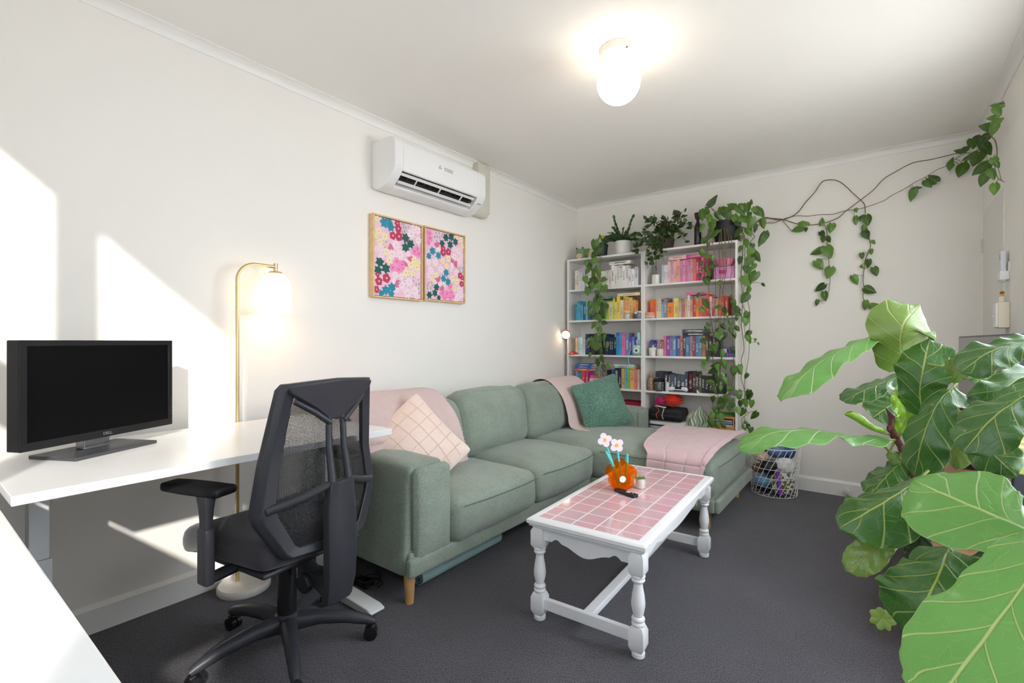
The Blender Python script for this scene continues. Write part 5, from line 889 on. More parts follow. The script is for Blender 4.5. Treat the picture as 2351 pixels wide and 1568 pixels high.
# bottom open shelf
def yarn(name,lab,c,r,mat,turns=150):
    m=MB(); pts=[]; 
    for i in range(turns*8):
        t=i/8; a=t*2*PI; th=t*.61; ph=.9*math.sin(t*.37); v=Vector((math.cos(a),math.sin(a),0)); v=Matrix.Rotation(ph,3,'X')@v; v=Matrix.Rotation(th,3,'Z')@v
        if i%3==0: pts.append(Vector((v.x*r,v.y*r,v.z*r*.86))*(1+.03*math.sin(t*3.1)))
    m.tube(pts,.0042,4); t=thing(name,lab,'yarn',c); m.build('strand',mat,t,0); MB().lathe([(0,-r*.84)]+[(r*.97*math.sin(RAD(x)),-r*.84*math.cos(RAD(x))) for x in range(12,180,12)]+[(0,r*.84)],20).build('core',mat,t,60); return t
def ymat(n,c): return M(n,c,.95,spec=.1,sheen=.4,bump=(220,.5),noise=(30,.15))
yarn('yarn_ball','large ball of bright red orange yarn on the black case','',.078,ymat('yarn_red',(216,52,26))) if 0 else None
YZ=SZ[1]
yarn('yarn_ball','large ball of bright red orange yarn on the black case',(1.095,4.315,YZ+.262),.076,ymat('yarn_red',(220,54,28)))
t=yarn('yarn_ball','smaller magenta ball of yarn beside the red yarn',(.985,4.300,YZ+.245),.052,ymat('yarn_magenta',(192,30,110)),90)
MB().tube(crom([(.955,4.255,YZ+.215),(.975,4.225,YZ+.20),(1.0,4.215,YZ+.165),(.975,4.212,YZ+.14),(.985,4.212,YZ+.10)],6),.003,6).build('loose_end',ymat('yarn_coral',(224,70,60)),t,60,world=True)
t2=MB().tube(crom([(1.03,4.26,YZ+.195),(1.04,4.215,YZ+.175),(1.03,4.209,YZ+.13),(1.04,4.209,YZ+.095)],6),.003,6).tube(crom([(.95,4.26,YZ+.20),(.98,4.24,YZ+.206),(1.02,4.24,YZ+.20),(1.05,4.25,YZ+.197)],6),.006,6).build('yarn_scrap',ymat('yarn_cream',(228,220,206)),None,60); tag(t2,'loose strands of cream yarn trailing over the black case','yarn')
cs=thing('carry_case','black hard shell carry case with a handle on the low shelf','case',(1.045,4.33,YZ+.075)); CB=M('case_black',(36,36,40),.5,bump=(200,.1))
MB().cushion((.305,.20,.115),(0,0,.0585),.030,n=4).build('shell',CB,cs,50); MB().box(-.150,.150,-.1025,-.10,.050,.056).build('zip',M('zip_black',(60,60,64),.4),cs,0); MB().tube(crom([(.015,-.10,.045),(.02,-.118,.040),(.075,-.118,.040),(.08,-.10,.045)],5),.006,8).build('handle',M('handle_black',(22,22,24),.5),cs,60)
wc=thing('floor_cushion','flat white cushion with a navy blue border under the black case','cushion',(1.03,4.345,YZ)); MB().cushion((.33,.20,.070),(0.02,0,.036),.032,(0,0,.004),n=8,wr=.003).build('cushion',M('cushion_ivory',(228,226,220),.9,sheen=.2),wc,60); MB().cushion((.335,.208,.018),(.02,0,.033),.008,n=4).build('border',M('navy_tape',(48,54,104),.8),wc,50)
def stripe():
    k=NT('striped_knit'); uv=k.n('UVMap'); sp=k.n('SeparateXYZ'); k.l(uv.outputs[0],sp.inputs[0]); w=k.math('GREATER_THAN',k.math('FRACT',k.math('MULTIPLY',sp.outputs[0],11)),.52)
    k.l(k.mix(w,lin((232,236,222)),lin((128,158,124))),k.b.inputs['Base Color']); k.b.inputs['Roughness'].default_value=.95; n=k.n('TexNoise'); n.inputs['Scale'].default_value=120; k.bump(n.outputs[0],.6,.003); return k.m
def knit(u,v):
    # hangs forward over a folded heap, pointed at the top
    ang=(u-.5)*2; z=.215*(1-v)**.8*(1-.35*abs(ang)**1.6)+.006; x=ang*(.035+.085*v**.6)+.02*math.sin(v*9+u*4)*v; y=-.03-.055*v**.8+.018*math.sin(u*17+v*3)*(.3+v)+.06*abs(ang)**2*(1-v*.5)
    return (x,y,z)
m=MB(); m.grid(knit,40,30,.006); o=m.build('striped_blanket',stripe(),None,60,loc=(1.325,4.345,YZ)); tag(o,'green and white striped knitted blanket heaped on the low shelf','blanket')
uvl=o.data.uv_layers.new(name='UVMap'); K=41*31
for lp in o.data.loops:
    i=lp.vertex_index%K; uvl.data[lp.index].uv=((i//31)/40,(i%31)/30)
o=MB().cushion((.15,.13,.15),(1.270,4.385,YZ+.078),.05,(.01,.01,.01),n=6,wr=.012).build('folded_wool',M('wool_cream',(226,224,208),.95,bump=(140,.6)),None,60); tag(o,'folded cream wool blanket behind the striped one','blanket')
OB=M('tray_timber',(216,152,88),.5,noise=(18,.12))
pt=thing('letter_tray','orange timber two level letter tray full of papers','letter tray',(1.53,4.33,YZ))
for z0,z1 in ((0,.085),(.150,.168)): MB().box(1.430,1.624,4.228,4.240,YZ+z0,YZ+z1).box(1.430,1.442,4.240,4.46,YZ+z0,YZ+z1).box(1.612,1.624,4.240,4.46,YZ+z0,YZ+z1).box(1.442,1.612,4.240,4.46,YZ+z0,YZ+z0+.010).build('tray',OB,pt,0,world=True,bevel=.002)
for k in range(4): MB().box(1.432+.18*(k%2),1.440+.18*(k%2),4.232+.2*(k//2),4.240+.2*(k//2),YZ+.085,YZ+.150).build('post',OB,pt,0,world=True)
for k,(c,z) in enumerate((('e8e6e4',.086),('b8bcc4',.094),('3c5ea8',.102),('d8d4d2',.110),('60646c',.118),('e6e2ea',.126),('58b030',.170))):
    o=MB().box(0,.160,0,.19,0,.0075).build('paper_bundle',M('paper_'+c,c,.7),None,0,loc=(1.446,4.238-.002*(k%3),YZ+z),rot=(0,0,RAD((0,1,-1,.5,-1,0,1)[k]))); tag(o,('white papers at the bottom of the pile in the letter tray','grey folder second in the letter tray pile','blue notebook inside the letter tray','pale papers above the blue notebook','charcoal folder near the top of the letter tray pile','white sheets on top inside the letter tray','bright green folder lying on the letter tray')[k],'papers')
bw=thing('gift_bow','bright blue ribbon bow on the front of the letter tray','bow',(1.482,4.218,YZ+.10))
for k in range(8):
    a=k*2*PI/8; MB().tube([(0,0,0),(.014*math.cos(a),-.010,.014*math.sin(a)),(.022*math.cos(a),-.003,.022*math.sin(a))],[.003,.006,.002],6).build('loop',M('bow_blue',(44,142,214),.35),bw,60)
cr=thing('crochet_blanket','folded red crochet blanket with a teal stripe, low shelf behind the pillow','blanket',(.70,4.34,YZ)); 
for k,c in enumerate(((150,22,40),(176,30,52),(40,140,150),(168,26,46),(120,24,44),(160,30,60))): MB().cushion((.235,.20,.040),(.0,-.002*(k%2),.020+.036*k),.018,n=6,wr=.006,ws=14).build('fold',M('crochet_%d'%k,c,.95,bump=(120,.8),noise=(60,.3)),cr,60)
# ------------------------------------------------------------------ plants
def leaf_material(name,dark,light,var,yellow=None,rough=.35):
    k=NT(name); oi=k.n('ObjectInfo'); uv=k.n('UVMap'); sp=k.n('SeparateXYZ'); k.l(uv.outputs[0],sp.inputs[0]); tc=k.n('TexCoord')
    n=k.n('TexNoise'); n.inputs['Scale'].default_value=22; n.inputs['Detail'].default_value=3; add=k.n('VectorMath',operation='ADD'); k.l(tc.outputs['Object'],add.inputs[0]); k.l(oi.outputs['Random'],add.inputs[1]); k.l(add.outputs[0],n.inputs['Vector'])
    c=k.mix(k.math('MULTIPLY',oi.outputs['Random'],var),lin(dark),lin(light))
    if yellow:
        sp2=k.math('GREATER_THAN',n.outputs[0],.63); c=k.mix(k.math('MULTIPLY',sp2,.75),c,lin(yellow))
    v=k.math('ABSOLUTE',k.math('SUBTRACT',sp.outputs[1],.5)); mid=k.math('LESS_THAN',v,.018); c=k.mix(k.math('MULTIPLY',mid,.45),c,lin(light))
    k.l(c,k.b.inputs['Base Color']); k.b.inputs['Roughness'].default_value=rough; k.b.inputs['Subsurface Weight'].default_value=0; return k.m
POTHOS=leaf_material('pothos_leaf',(34,66,18),(104,148,54),.8,(150,176,72)); POTHOSB=leaf_material('pothos_underside',(92,126,62),(140,168,92),.8,None,.5)
TINYL=leaf_material('round_leaf',(30,52,20),(74,104,40),.7); TINYB=leaf_material('round_leaf_underside',(74,96,48),(96,120,64),.7)
STEMB=M('vine_stem',(118,98,68),.7,noise=(40,.3)); STEMG=M('vine_stem_green',(104,130,58),.6)
def heart(wid=.80,fold=.22,curl=.18,nu=9,nv=6,lobe=.16,ripple=.02):
    """unit heart leaf: base at origin, tip along +Y, face towards +Z"""
    def prof(u): return wid*.5*(max(0,math.sin(PI*min(1,u**.62)))**.85)*(1-.12*u)
    V=[]
    def fn(u,v):
        s=v*2-1; w=prof(.02+.98*u); y=u-lobe*abs(s)**1.6*(1-u)**2.5; x=-s*w
        z=-fold*abs(s)*w*1.0+.10*(1-abs(s))*math.sin(u*PI)*.3-curl*u*u+ripple*math.sin(u*14+s*2)*abs(s)
        return (x,y,z)
    m=MB(); m.grid(fn,nu,nv,.006,0,1); return m
def uv_grid(o,nu,nv):
    uvl=o.data.uv_layers.new(name='UVMap'); K=(nu+1)*(nv+1)
    for lp in o.data.loops:
        i=lp.vertex_index%K; uvl.data[lp.index].uv=((i//(nv+1))/nu,(i%(nv+1))/nv)
def leafmesh(mats,*a,**k):
    o=heart(*a,**k).build('leaf_pattern',mats,None,60); uv_grid(o,k.get('nu',9),k.get('nv',6)); me=o.data; bpy.data.objects.remove(o); return me
PL_=[leafmesh([POTHOS,POTHOSB],.82,.25,.15),leafmesh([POTHOS,POTHOSB],.74,.45,.28),leafmesh([POTHOS,POTHOSB],.88,.12,.10,ripple=.035),leafmesh([POTHOS,POTHOSB],.70,.7,.35)]
ROUND=[leafmesh([TINYL,TINYB],.86,.15,.12,nu=5,nv=4,lobe=.0),leafmesh([TINYL,TINYB],.80,.35,.2,nu=5,nv=4,lobe=.0)]
def orient(p,d,n,s):
    d=Vector(d).normalized(); n=Vector(n); n=(n-d*n.dot(d)).normalized(); x=d.cross(n)
    return Matrix.Translation(p)@Matrix((x,d,n)).transposed().to_4x4()@Matrix.Diagonal((s,s,s,1))
def put_leaves(par,data,world_n=(0,-1,.25),spread=.45,keep=0):
    """data: (centre, length, angle of the tip in the plane of the wall)"""
    for (c,L,a) in data:
        c=Vector(c); c.x=min(c.x,W-.055); c.y=min(c.y,BACK-.045); t=RAD(a+random.uniform(-12,12)); d=Vector((math.cos(t),random.uniform(-.35,.1),math.sin(t)))
        n=Vector(world_n)+Vector((random.uniform(-spread,spread),0,random.uniform(-.2,.35))); base=c-d.normalized()*L*.5
        o=bpy.data.objects.new('leaf',random.choice(PL_)); COL.objects.link(o); o.parent=par; o.matrix_parent_inverse=MW[par.name].inverted(); o.matrix_basis=orient(base,d,n,L)
def vine(par,pts,r,mat,n=5,name='vine'):
    q=crom(pts,n); return MB().tube(q,[r*(1-.45*i/len(q)) for i in range(len(q))],6).build(name,mat,par,60,world=True)
def petioles(par,leaves,stems,mat,r=.0016):
    """short stalk from each leaf to the closest point of a vine"""
    P=[p for s in stems for p in crom(s,5)]
    m=MB()
    for (c,L,a) in leaves:
        c=Vector(c); t=RAD(a); b=c-Vector((math.cos(t),0,math.sin(t)))*L*.45; q=min(P,key=lambda p:(p-b).length)
        if .008<(q-b).length<.16: m.tube([q,(q+b)/2+Vector((0,-.006,.008)),b],r,4)
    if m.v: o=m.build('leaf_stalks',mat,par,60,world=True); o['kind']='stuff'
POTB=M('pot_charcoal',(38,40,44),.5); SOIL=M('potting_soil',(52,40,32),1,bump=(120,.8)); POTG=M('pot_dark_green',(40,52,46),.45)
def pot(par,r0,r1,h,mat,loc=(0,0,0),rim=.006,ribs=0):
    MB().lathe([(r0,0),(r0*1.03,.004),(r1,h-rim*2),(r1+rim*.5,h-rim*2),(r1+rim*.5,h),(r1-rim,h),(r1-rim,h*.84)],44 if ribs else 32,loc,rib=.02 if ribs else 0,nrib=ribs).build('pot',mat,par)
    MB().lathe([(0,h*.86),(r1-rim*1.2,h*.86)],28,loc).build('soil',SOIL,par)
pt=thing('pothos_plant','large pothos in a charcoal pot on the bookcase, vines along the back wall','potted plant',(1.535,4.355,TOP))
pot(pt,.088,.112,.185,POTB)
MB().tube([(-.02,0,.16),(-.05,-.02,.24),(-.12,-.02,.32)],.004,6).tube([(.02,0,.16),(.06,0,.23),(.10,0,.21)],.004,6).build('stems',STEMG,pt,60)
for s in FRONT_STEMS: vine(pt,[(1.50+.12*(s[0][0]-1.45),4.30,2.19)]+s if s[0][2]>1.95 else s,.0032,STEMB)
for s in SIDE_STEMS: vine(pt,[(1.58,4.34,2.2)]+s,.0032,STEMB)
for k,s in WALL_VINES.items(): vine(pt,([(1.58,4.40,2.19),(1.68,4.44,2.15)]+s) if k in('wall_main','wall_second','wall_loop') else s,  .0042 if k in('wall_main','wall_loop') else .003,STEMB)
for k,l in WALL_LEAVES.items(): put_leaves(pt,l,(-.15,-1,.2))
put_leaves(pt,FRONT_LEAVES); put_leaves(pt,SIDE_LEAVES,(.25,-1,.2)); put_leaves(pt,CROWN_LEAVES,(.0,-1,.45))
petioles(pt,[x for l in WALL_LEAVES.values() for x in l],list(WALL_VINES.values()),STEMG); petioles(pt,FRONT_LEAVES,FRONT_STEMS,STEMG); petioles(pt,SIDE_LEAVES,SIDE_STEMS,STEMG)
sp=thing('trailing_pothos','small pothos in a dark green pot trailing down the corner bookcase','potted plant',(.375,4.315,TOP))
pot(sp,.058,.070,.125,POTG)
for s in SMALL_STEMS: vine(sp,[(.385,4.30,2.13),(.38,4.235,2.14)]+s,.0028,STEMG)
put_leaves(sp,SMALL_LEAVES); petioles(sp,SMALL_LEAVES,SMALL_STEMS,STEMG)
YL=M('yellow_leaf',(226,186,40),.5)
for c,a in (((.425,4.25,2.19),60),((.285,4.24,2.085),250)):
    o=MB().tube([Vector(c),Vector(c)+Vector((.012*math.cos(RAD(a)),0,.02)),Vector(c)+Vector((.02*math.cos(RAD(a)),0,.044*math.sin(RAD(a))))],[.004,.014,.003],8,sx=.35).build('yellow_leaf',YL,sp,60,world=True)
# holiday cactus in a white ribbed pot
hc=thing('holiday_cactus','segmented holiday cactus in a white ribbed pot','potted plant',(.600,4.335,TOP)); pot(hc,.068,.076,.135,M('pot_white',(234,232,228),.5),ribs=40)
CACT=[M('cactus_%d'%i,c,.5,noise=(30,.2)) for i,c in enumerate(((34,58,30),(48,76,34),(66,100,46)))]
def segment():
    def fn(u,v):
        s=v*2-1; w=.30*(math.sin(PI*min(1,.08+.86*u))**.6)*(1+.14*math.sin(u*PI*5)); return (s*w,u,.07*(1-s*s)*math.sin(PI*u))
    m=MB(); m.grid(fn,10,4,.09); o=m.build('cactus_pattern',CACT[0],None,60); me=o.data; bpy.data.objects.remove(o); return me
SEG=[]
for c in CACT: me=segment(); me.materials.clear(); me.materials.append(c); SEG.append(me)
random.seed(5)
for k in range(26):
    a=random.uniform(0,2*PI); up=random.uniform(.25,1.5); p=Vector((.02*math.cos(a),.02*math.sin(a),.125)); d=Vector((math.cos(a)*1.1,math.sin(a)*.7,up)).normalized(); n=random.choice((4,5,5,6))
    if k==0: d=Vector((-.05,-.1,1)); n=7
    if k==1: d=Vector((.35,-.1,1)).normalized(); n=7
    if k==2: d=Vector((-1,-.3,.75)).normalized(); n=6
    for j in range(n):
        L=.042*random.uniform(.85,1.1); side=Vector((-d.y,d.x,.2)) if abs(d.z)<.98 else Vector((1,0,0))
        nn=Vector((random.uniform(-.4,.4),-1,.3)); o=bpy.data.objects.new('segment',SEG[min(2,j//2) if random.random()<.7 else 1]); COL.objects.link(o); o.parent=hc; o.matrix_basis=orient(p,d,nn,L)
        p=p+d*L*.93; sag=.10 if k>1 else .015; d=(d+Vector((random.uniform(-.15,.15),random.uniform(-.1,.1),-sag*(j+1)))).normalized()
        if (hc.location+p).y>4.46: d.y=-abs(d.y)
# small round leaved plant
random.seed(8)
bp=thing('bushy_plant','bushy plant with small round leaves spilling over between the bookcases','potted plant',(.985,4.35,TOP)); pot(bp,.085,.10,.10,M('pot_terracotta_dark',(74,60,52),.7))
rs=[]
def ru(a,b): return random.uniform(a,b)
for k in range(30):
    if k<4: end=Vector((ru(-.20,-.05),ru(-.10,.0),ru(.30,.42)-.04*k))
    elif k<6: end=Vector((ru(.16,.26),ru(-.08,.0),ru(.28,.34)))
    elif k<14: end=Vector((ru(-.10,.10),ru(-.20,-.15),ru(-.28,-.06)))
    elif k<17: end=Vector((ru(-.30,-.18),ru(-.18,-.12),ru(-.06,.05)))
    elif k<22: end=Vector((ru(.12,.38),ru(-.12,.02),ru(.06,.20)))
    else: end=Vector((ru(-.22,.30),ru(-.14,.05),ru(.10,.26)))
    s=Vector((ru(-.05,.05),ru(-.04,.04),.085)); midp=(s+end)/2+Vector((0,-.03 if k<14 and k>5 else 0,.10 if end.z>-.02 else .16)); 
    if end.z<0: midp=Vector((end.x*.7,-.165,.07))
    rs.append([s,midp,end])
for s in rs: MB().tube(crom([tuple(p) for p in s],8),.0016,5).build('stem',M('wiry_stem',(84,66,44),.7),bp,60)
cnt=0
for s in rs:
    q=crom([tuple(p) for p in s],8)
    for j in range(10):
        i=int(2+(len(q)-3)*j/9.5); p=q[min(i,len(q)-1)]; d=Vector((ru(-1,1),ru(-.9,.1),ru(-.7,.8))).normalized(); L=ru(.036,.056)
        n=Vector((ru(-.5,.5),-1,ru(.2,.9))); o=bpy.data.objects.new('leaf',random.choice(ROUND)); COL.objects.link(o); o.parent=bp; o.matrix_basis=orient(p+d*.006,d,n,L); cnt+=1
bt=thing('dark_bottle','dark plum glass bottle with a crown stopper beside the pothos','bottle',(1.300,4.34,TOP)); PLUM=M('plum_glass',(40,30,44),.15,coat=.5)
MB().lathe([(.026,0),(.030,.006),(.030,.17),(.022,.20),(.012,.22),(.012,.245)],20).build('bottle',PLUM,bt); MB().lathe([(.012,.24),(.020,.255),(.026,.30),(.022,.30),(.014,.26),(0,.26)],12,rib=.22,nrib=6).build('stopper',M('plum_crown',(70,34,52),.4),bt)
# ------------------------------------------------------------------ fiddle leaf fig
def fig_mats(name,dark,light,vein,veinmix=.8,rough=.32,bumps=.8):
    k=NT(name); uv=k.n('UVMap'); sp=k.n('SeparateXYZ'); k.l(uv.outputs[0],sp.inputs[0]); u=sp.outputs[0]; s=k.math('MULTIPLY',k.math('SUBTRACT',sp.outputs[1],.5),2.0); v=k.math('ABSOLUTE',s)
    side=k.math('MULTIPLY',k.math('SIGN',s),.06); sh=k.math('ADD',k.math('SUBTRACT',u,k.math('MULTIPLY',k.math('POWER',v,.8),.26)),side)
    fr=k.math('FRACT',k.math('MULTIPLY',sh,5.2)); ln=k.math('ABSOLUTE',k.math('SUBTRACT',fr,.5)); lat=k.n('MapRange'); lat.interpolation_type='SMOOTHSTEP'; lat.inputs[1].default_value=.012; lat.inputs[2].default_value=.055; lat.inputs[3].default_value=1; lat.inputs[4].default_value=0; k.l(ln,lat.inputs[0])
    md=k.n('MapRange'); md.interpolation_type='SMOOTHSTEP'; md.inputs[1].default_value=.012; md.inputs[2].default_value=.045; md.inputs[3].default_value=1; md.inputs[4].default_value=0; k.l(v,md.inputs[0])
    cb=k.n('CombineXYZ'); k.l(k.math('MULTIPLY',u,9),cb.inputs[0]); k.l(k.math('MULTIPLY',s,4.2),cb.inputs[1]); vo=k.n('TexVoronoi',feature='DISTANCE_TO_EDGE'); vo.inputs['Scale'].default_value=1; k.l(cb.outputs[0],vo.inputs['Vector'])
    fine=k.n('MapRange'); fine.inputs[1].default_value=.0; fine.inputs[2].default_value=.03; fine.inputs[3].default_value=.16; fine.inputs[4].default_value=0; k.l(vo.outputs[0],fine.inputs[0])
    edge=k.n('MapRange'); edge.inputs[1].default_value=.97; edge.inputs[2].default_value=1; edge.inputs[3].default_value=0; edge.inputs[4].default_value=.5; k.l(v,edge.inputs[0])
    vm=k.math('MAXIMUM',k.math('MAXIMUM',k.math('MULTIPLY',lat.outputs[0],.8),md.outputs[0]),k.math('MAXIMUM',fine.outputs[0],edge.outputs[0]))
    tc=k.n('TexCoord'); n=k.n('TexNoise'); n.inputs['Scale'].default_value=9; n.inputs['Detail'].default_value=3; k.l(tc.outputs['Object'],n.inputs['Vector'])
    c=k.mix(n.outputs[0],lin(dark),lin(light)); k.l(k.mix(k.math('MULTIPLY',vm,veinmix),c,lin(vein)),k.b.inputs['Base Color']); k.b.inputs['Roughness'].default_value=rough; k.b.inputs['Coat Weight'].default_value=.12
    pil=k.n('MapRange'); pil.inputs[1].default_value=0; pil.inputs[2].default_value=.5; pil.inputs[3].default_value=0; pil.inputs[4].default_value=1; k.l(ln,pil.inputs[0])
    k.bump(k.math('SUBTRACT',k.math('MULTIPLY',k.math('SINE',k.math('MULTIPLY',ln,PI*2)),.0),k.math('MULTIPLY',vm,.6)) if 0 else k.math('MULTIPLY',vm,-1.0),bumps,.002); return k.m
FT=fig_mats('fig_leaf',(46,90,36),(74,122,50),(176,190,96)); FU=fig_mats('fig_underside',(112,142,62),(132,160,76),(186,190,112)); FN=fig_mats('fig_new_leaf',(118,164,26),(150,190,44),(196,206,90),.5,.18); FY_=fig_mats('fig_yellow_leaf',(156,160,30),(182,176,48),(206,200,110)); 
FK=fig_mats('fig_shaded_leaf',(30,58,28),(44,76,34),(70,96,52),.5); FL=fig_mats('fig_fresh_leaf',(90,150,62),(118,176,86),(190,210,128))  # FK: darker greens paint the shade into the shadowed leaves
BARK=M('fig_bark',(92,66,50),.8,noise=(60,.4),bump=(90,.6)); PET=M('fig_petiole',(136,150,72),.5)
fgp=thing('fiddle_leaf_fig','fiddle leaf fig with huge veined leaves beside the television','potted plant',(2.80,1.74,0))
MB().lathe([(.135,0),(.145,.006),(.165,.28),(.172,.285),(.172,.305),(.155,.305),(.150,.26)],36).build('pot',M('fig_pot_white',(214,206,196),.6),fgp); MB().lathe([(0,.265),(.152,.265)],28).build('soil',SOIL,fgp)
def fig_leaf(mid,hw_,nrm,fold,wave,kind,name):
    q=crom(mid,10); n=len(q)-1; nrm=Vector(nrm)
    def prof(u):
        b=[(0,.10),(.06,.55),(.15,.74),(.28,.72),(.42,.80),(.60,.98),(.74,1.0),(.86,.86),(.94,.58),(.985,.25),(1,.03)]
        for (a,x),(c,y) in zip(b,b[1:]):
            if u<=c: t=(u-a)/(c-a); t=t*t*(3-2*t); return x+(y-x)*t
        return 0
    seed=sum(map(ord,name))
    def fn(u,v):
        i=min(int(u*n),n-1); p=q[i].lerp(q[i+1],u*n-i); t=(q[min(i+2,n)]-q[max(i-1,0)]).normalized(); nn=(nrm-t*nrm.dot(t)).normalized(); s=nn.cross(t); k=v*2-1; w=hw_*prof(u)
        wave_=wave*.55; z=-abs(k)**1.3*w*fold+wave_*math.sin(u*17+(0 if k>0 else 1.9)+seed)*abs(k)**1.6+wave*.5*math.sin(u*31+seed*2)*abs(k)**2
        pil=.0028*abs(math.sin(PI*5.2*(u-.26*abs(k)**.8+.06*(1 if k>0 else -1))))*(1-abs(k))**.3
        if name=='roll': a=k*2.6; return p+s*(hw_*.55*math.sin(a)*prof(u))+nn*(hw_*.55*(1-math.cos(a)))*prof(u)
        return p+s*(k*w*math.cos(fold*.6))+nn*(z+pil*.8)
    m=MB(); NU,NV=36,18
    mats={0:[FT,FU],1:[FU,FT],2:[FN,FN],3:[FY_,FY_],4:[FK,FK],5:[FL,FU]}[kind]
    m.grid(fn,NU,NV,.0012,0,1); o=m.build('leaf',mats,fgp,60,world=True); uv_grid(o,NU,NV)
    # midrib and stalk stand proud as one stout cord
    b=q[0]; d0=(q[0]-q[1]).normalized()
    MB().tube([b+d0*.05,b+d0*.02]+[p-(nrm-(q[1]-q[0]).normalized()*nrm.dot((q[1]-q[0]).normalized())).normalized()*.0015 for p in q[::5]],[.0034,.0034]+[.0032*(1-i/len(q[::5])*.8) for i in range(len(q[::5]))],6).build('midrib',PET,o,60)
    o.data.name='fig_leaf'
    return o
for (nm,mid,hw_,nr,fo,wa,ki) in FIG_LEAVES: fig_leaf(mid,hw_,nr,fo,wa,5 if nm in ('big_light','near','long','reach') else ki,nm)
root=[(2.79,1.74,.26),(2.76,1.735,.42),(2.72,1.72,.52)]
MB().tube(crom([root[0],root[1],root[2]]+[tuple(p) for p in FIG_STEMS[0][1:]],6),[.013]*12+[.009]*30 if 0 else .009,10).build('trunk',BARK,fgp,60,world=True)
MB().tube(crom([(2.80,1.75,.26),(2.83,1.78,.60)]+[tuple(p) for p in FIG_STEMS[1]],6),.008,10).build('trunk',BARK,fgp,60,world=True)
for s in FIG_STEMS:
    for k,p in enumerate(crom(s,3)[3:]):
        if k%2==0: MB().lathe([(0,-.009),(.012,-.004),(.013,.003),(0,.010)],7).build('node_scale',M('fig_node',(96,52,48),.7,noise=(80,.4)),fgp,0,loc=p+Vector((0,-.004,0)),rot=(k,.4*k,k*1.3),world=True)
MB().tube([FIG_STEMS[0][-1],Vector(FIG_STEMS[0][-1])+Vector((.002,-.004,.035)),Vector(FIG_STEMS[0][-1])+Vector((-.012,-.006,.06))],[.006,.009,.001],8).build('bud_sheath',M('bud_plum',(104,56,66),.4),fgp,60,world=True)
cl=thing('clover_sprig','small pale green sprig of rounded leaves hanging over the carpet','plant sprig',(2.70,1.42,.305))
c0=Vector((2.568,1.262,.617)); MB().tube(crom([(2.71,1.50,.31),(2.67,1.42,.50),(2.62,1.33,.615),c0],6),.0022,6).build('stem',STEMG,cl,60,world=True)
CLM=M('clover_green',(150,178,92),.5,noise=(20,.15))
for k in range(7):
    a=k*2*PI/7; d=Vector((math.cos(a)*.8,-.25,math.sin(a))); o=MB().tube([c0,c0+d.normalized()*.014,c0+d.normalized()*.024],[.003,.011,.003],8,sx=.4).build('leaf',CLM,cl,60,world=True)
for k in range(3):
    c1=Vector((2.635,1.40,.63)); d=Vector((math.cos(k*2.1),-.3,math.sin(k*2.1))).normalized(); MB().tube([c1,c1+d*.016,c1+d*.03],[.003,.012,.003],8,sx=.4).build('leaf',CLM,cl,60,world=True)
# ------------------------------------------------------------------ television corner
CON=M('console_oak',(206,162,126),.5,noise=(16,.12))
cs=thing('tv_console','low oak television console with ribbed tambour doors','tv console',(2.89,3.08,0))
MB().box(2.69,3.085,2.36,3.80,.10,.455).build('body',CON,cs,0,world=True,bevel=.003)
MB().box(2.675,3.09,2.345,3.815,.455,.475).build('top',CON,cs,0,world=True,bevel=.003)
rib=None
for k in range(95):
    y=2.375+k*.015
    if rib is None: rib=MB().lathe([(.0065,.12),(.0065,.44)],8,(2.688,0,0)).build('rib',CON,cs,60,loc=(0,y,0),world=True)
    else: o=bpy.data.objects.new('rib',rib.data); COL.objects.link(o); o.parent=cs; o.matrix_parent_inverse=MW[cs.name].inverted(); o.location=(0,y,0)
for x in (2.73,3.04):
    for y in (2.42,3.74): MB().lathe([(.014,0),(.020,.10)],14,(x,y,0)).build('leg',CON,cs,40,world=True)
TVE=M('tv_navy_grey',(58,62,78),.4); TVS=M('tv_screen',(38,39,46),.12,spec=.7)
tv=thing('television','flat screen television with a slim dark frame on the oak console','television',(2.97,3.25,.475))
MB().box(2.952,2.985,2.50,4.00,.535,1.222).box(2.985,3.02,2.8,3.7,.60,1.0).build('housing',TVE,tv,0,world=True,bevel=.003); MB().box(2.9495,2.952,2.508,3.992,.545,1.214).build('screen',TVS,tv,0,world=True)
for y in (2.75,3.70): MB().prism([(2.90,.476),(3.04,.476),(3.00,.490),(2.975,.54),(2.962,.54),(2.94,.490)],y-.012,y+.012,'y').build('foot',TVE,tv,0,world=True)
va=thing('bud_vase','small pale blue glass bottle vase on the television console','vase',(2.795,3.43,.475)); VB=M('blue_glass',(168,206,214),.06,trans=.6,ior=1.3,coat=.3)
MB().lathe([(.030,0),(.036,.006),(.045,.035),(.036,.062),(.014,.080),(.012,.115),(.016,.120)],24).build('vase',VB,va)
LIL=M('lilac_petal',(168,140,200),.7)
for k in range(8):
    a=k*.9; p=Vector((.035*math.cos(a),.035*math.sin(a)*.8,.22+.012*(k%3))); MB().tube([(0,0,.06),(p.x*.4,p.y*.4,.15),p],.0014,4).build('stem',STEMG,va,60); MB().lathe([(0,-.010),(.012,-.004),(.014,.004),(0,.012)],8).build('blossom',LIL,va,60,loc=p)
lath('mint_jar','squat mint coloured lidded jar beside the blue vase','jar',[(.034,0),(.038,.004),(.038,.05),(.034,.056),(.036,.058),(.036,.070),(0,.072)],M('jar_mint',(172,206,204),.3,coat=.4),(2.755,3.36,.475))
gb=thing('gift_bag','lilac gift bag with a red Christmas ribbon band behind the fig leaves','gift bag',(2.86,2.18,0),RAD(14))
MB().prism([(-.12,-.06),(.12,-.06),(.12,.06),(-.12,.06)],0,.46).build('bag',M('bag_lilac',(156,126,176),.6,noise=(8,.1)),gb,0)
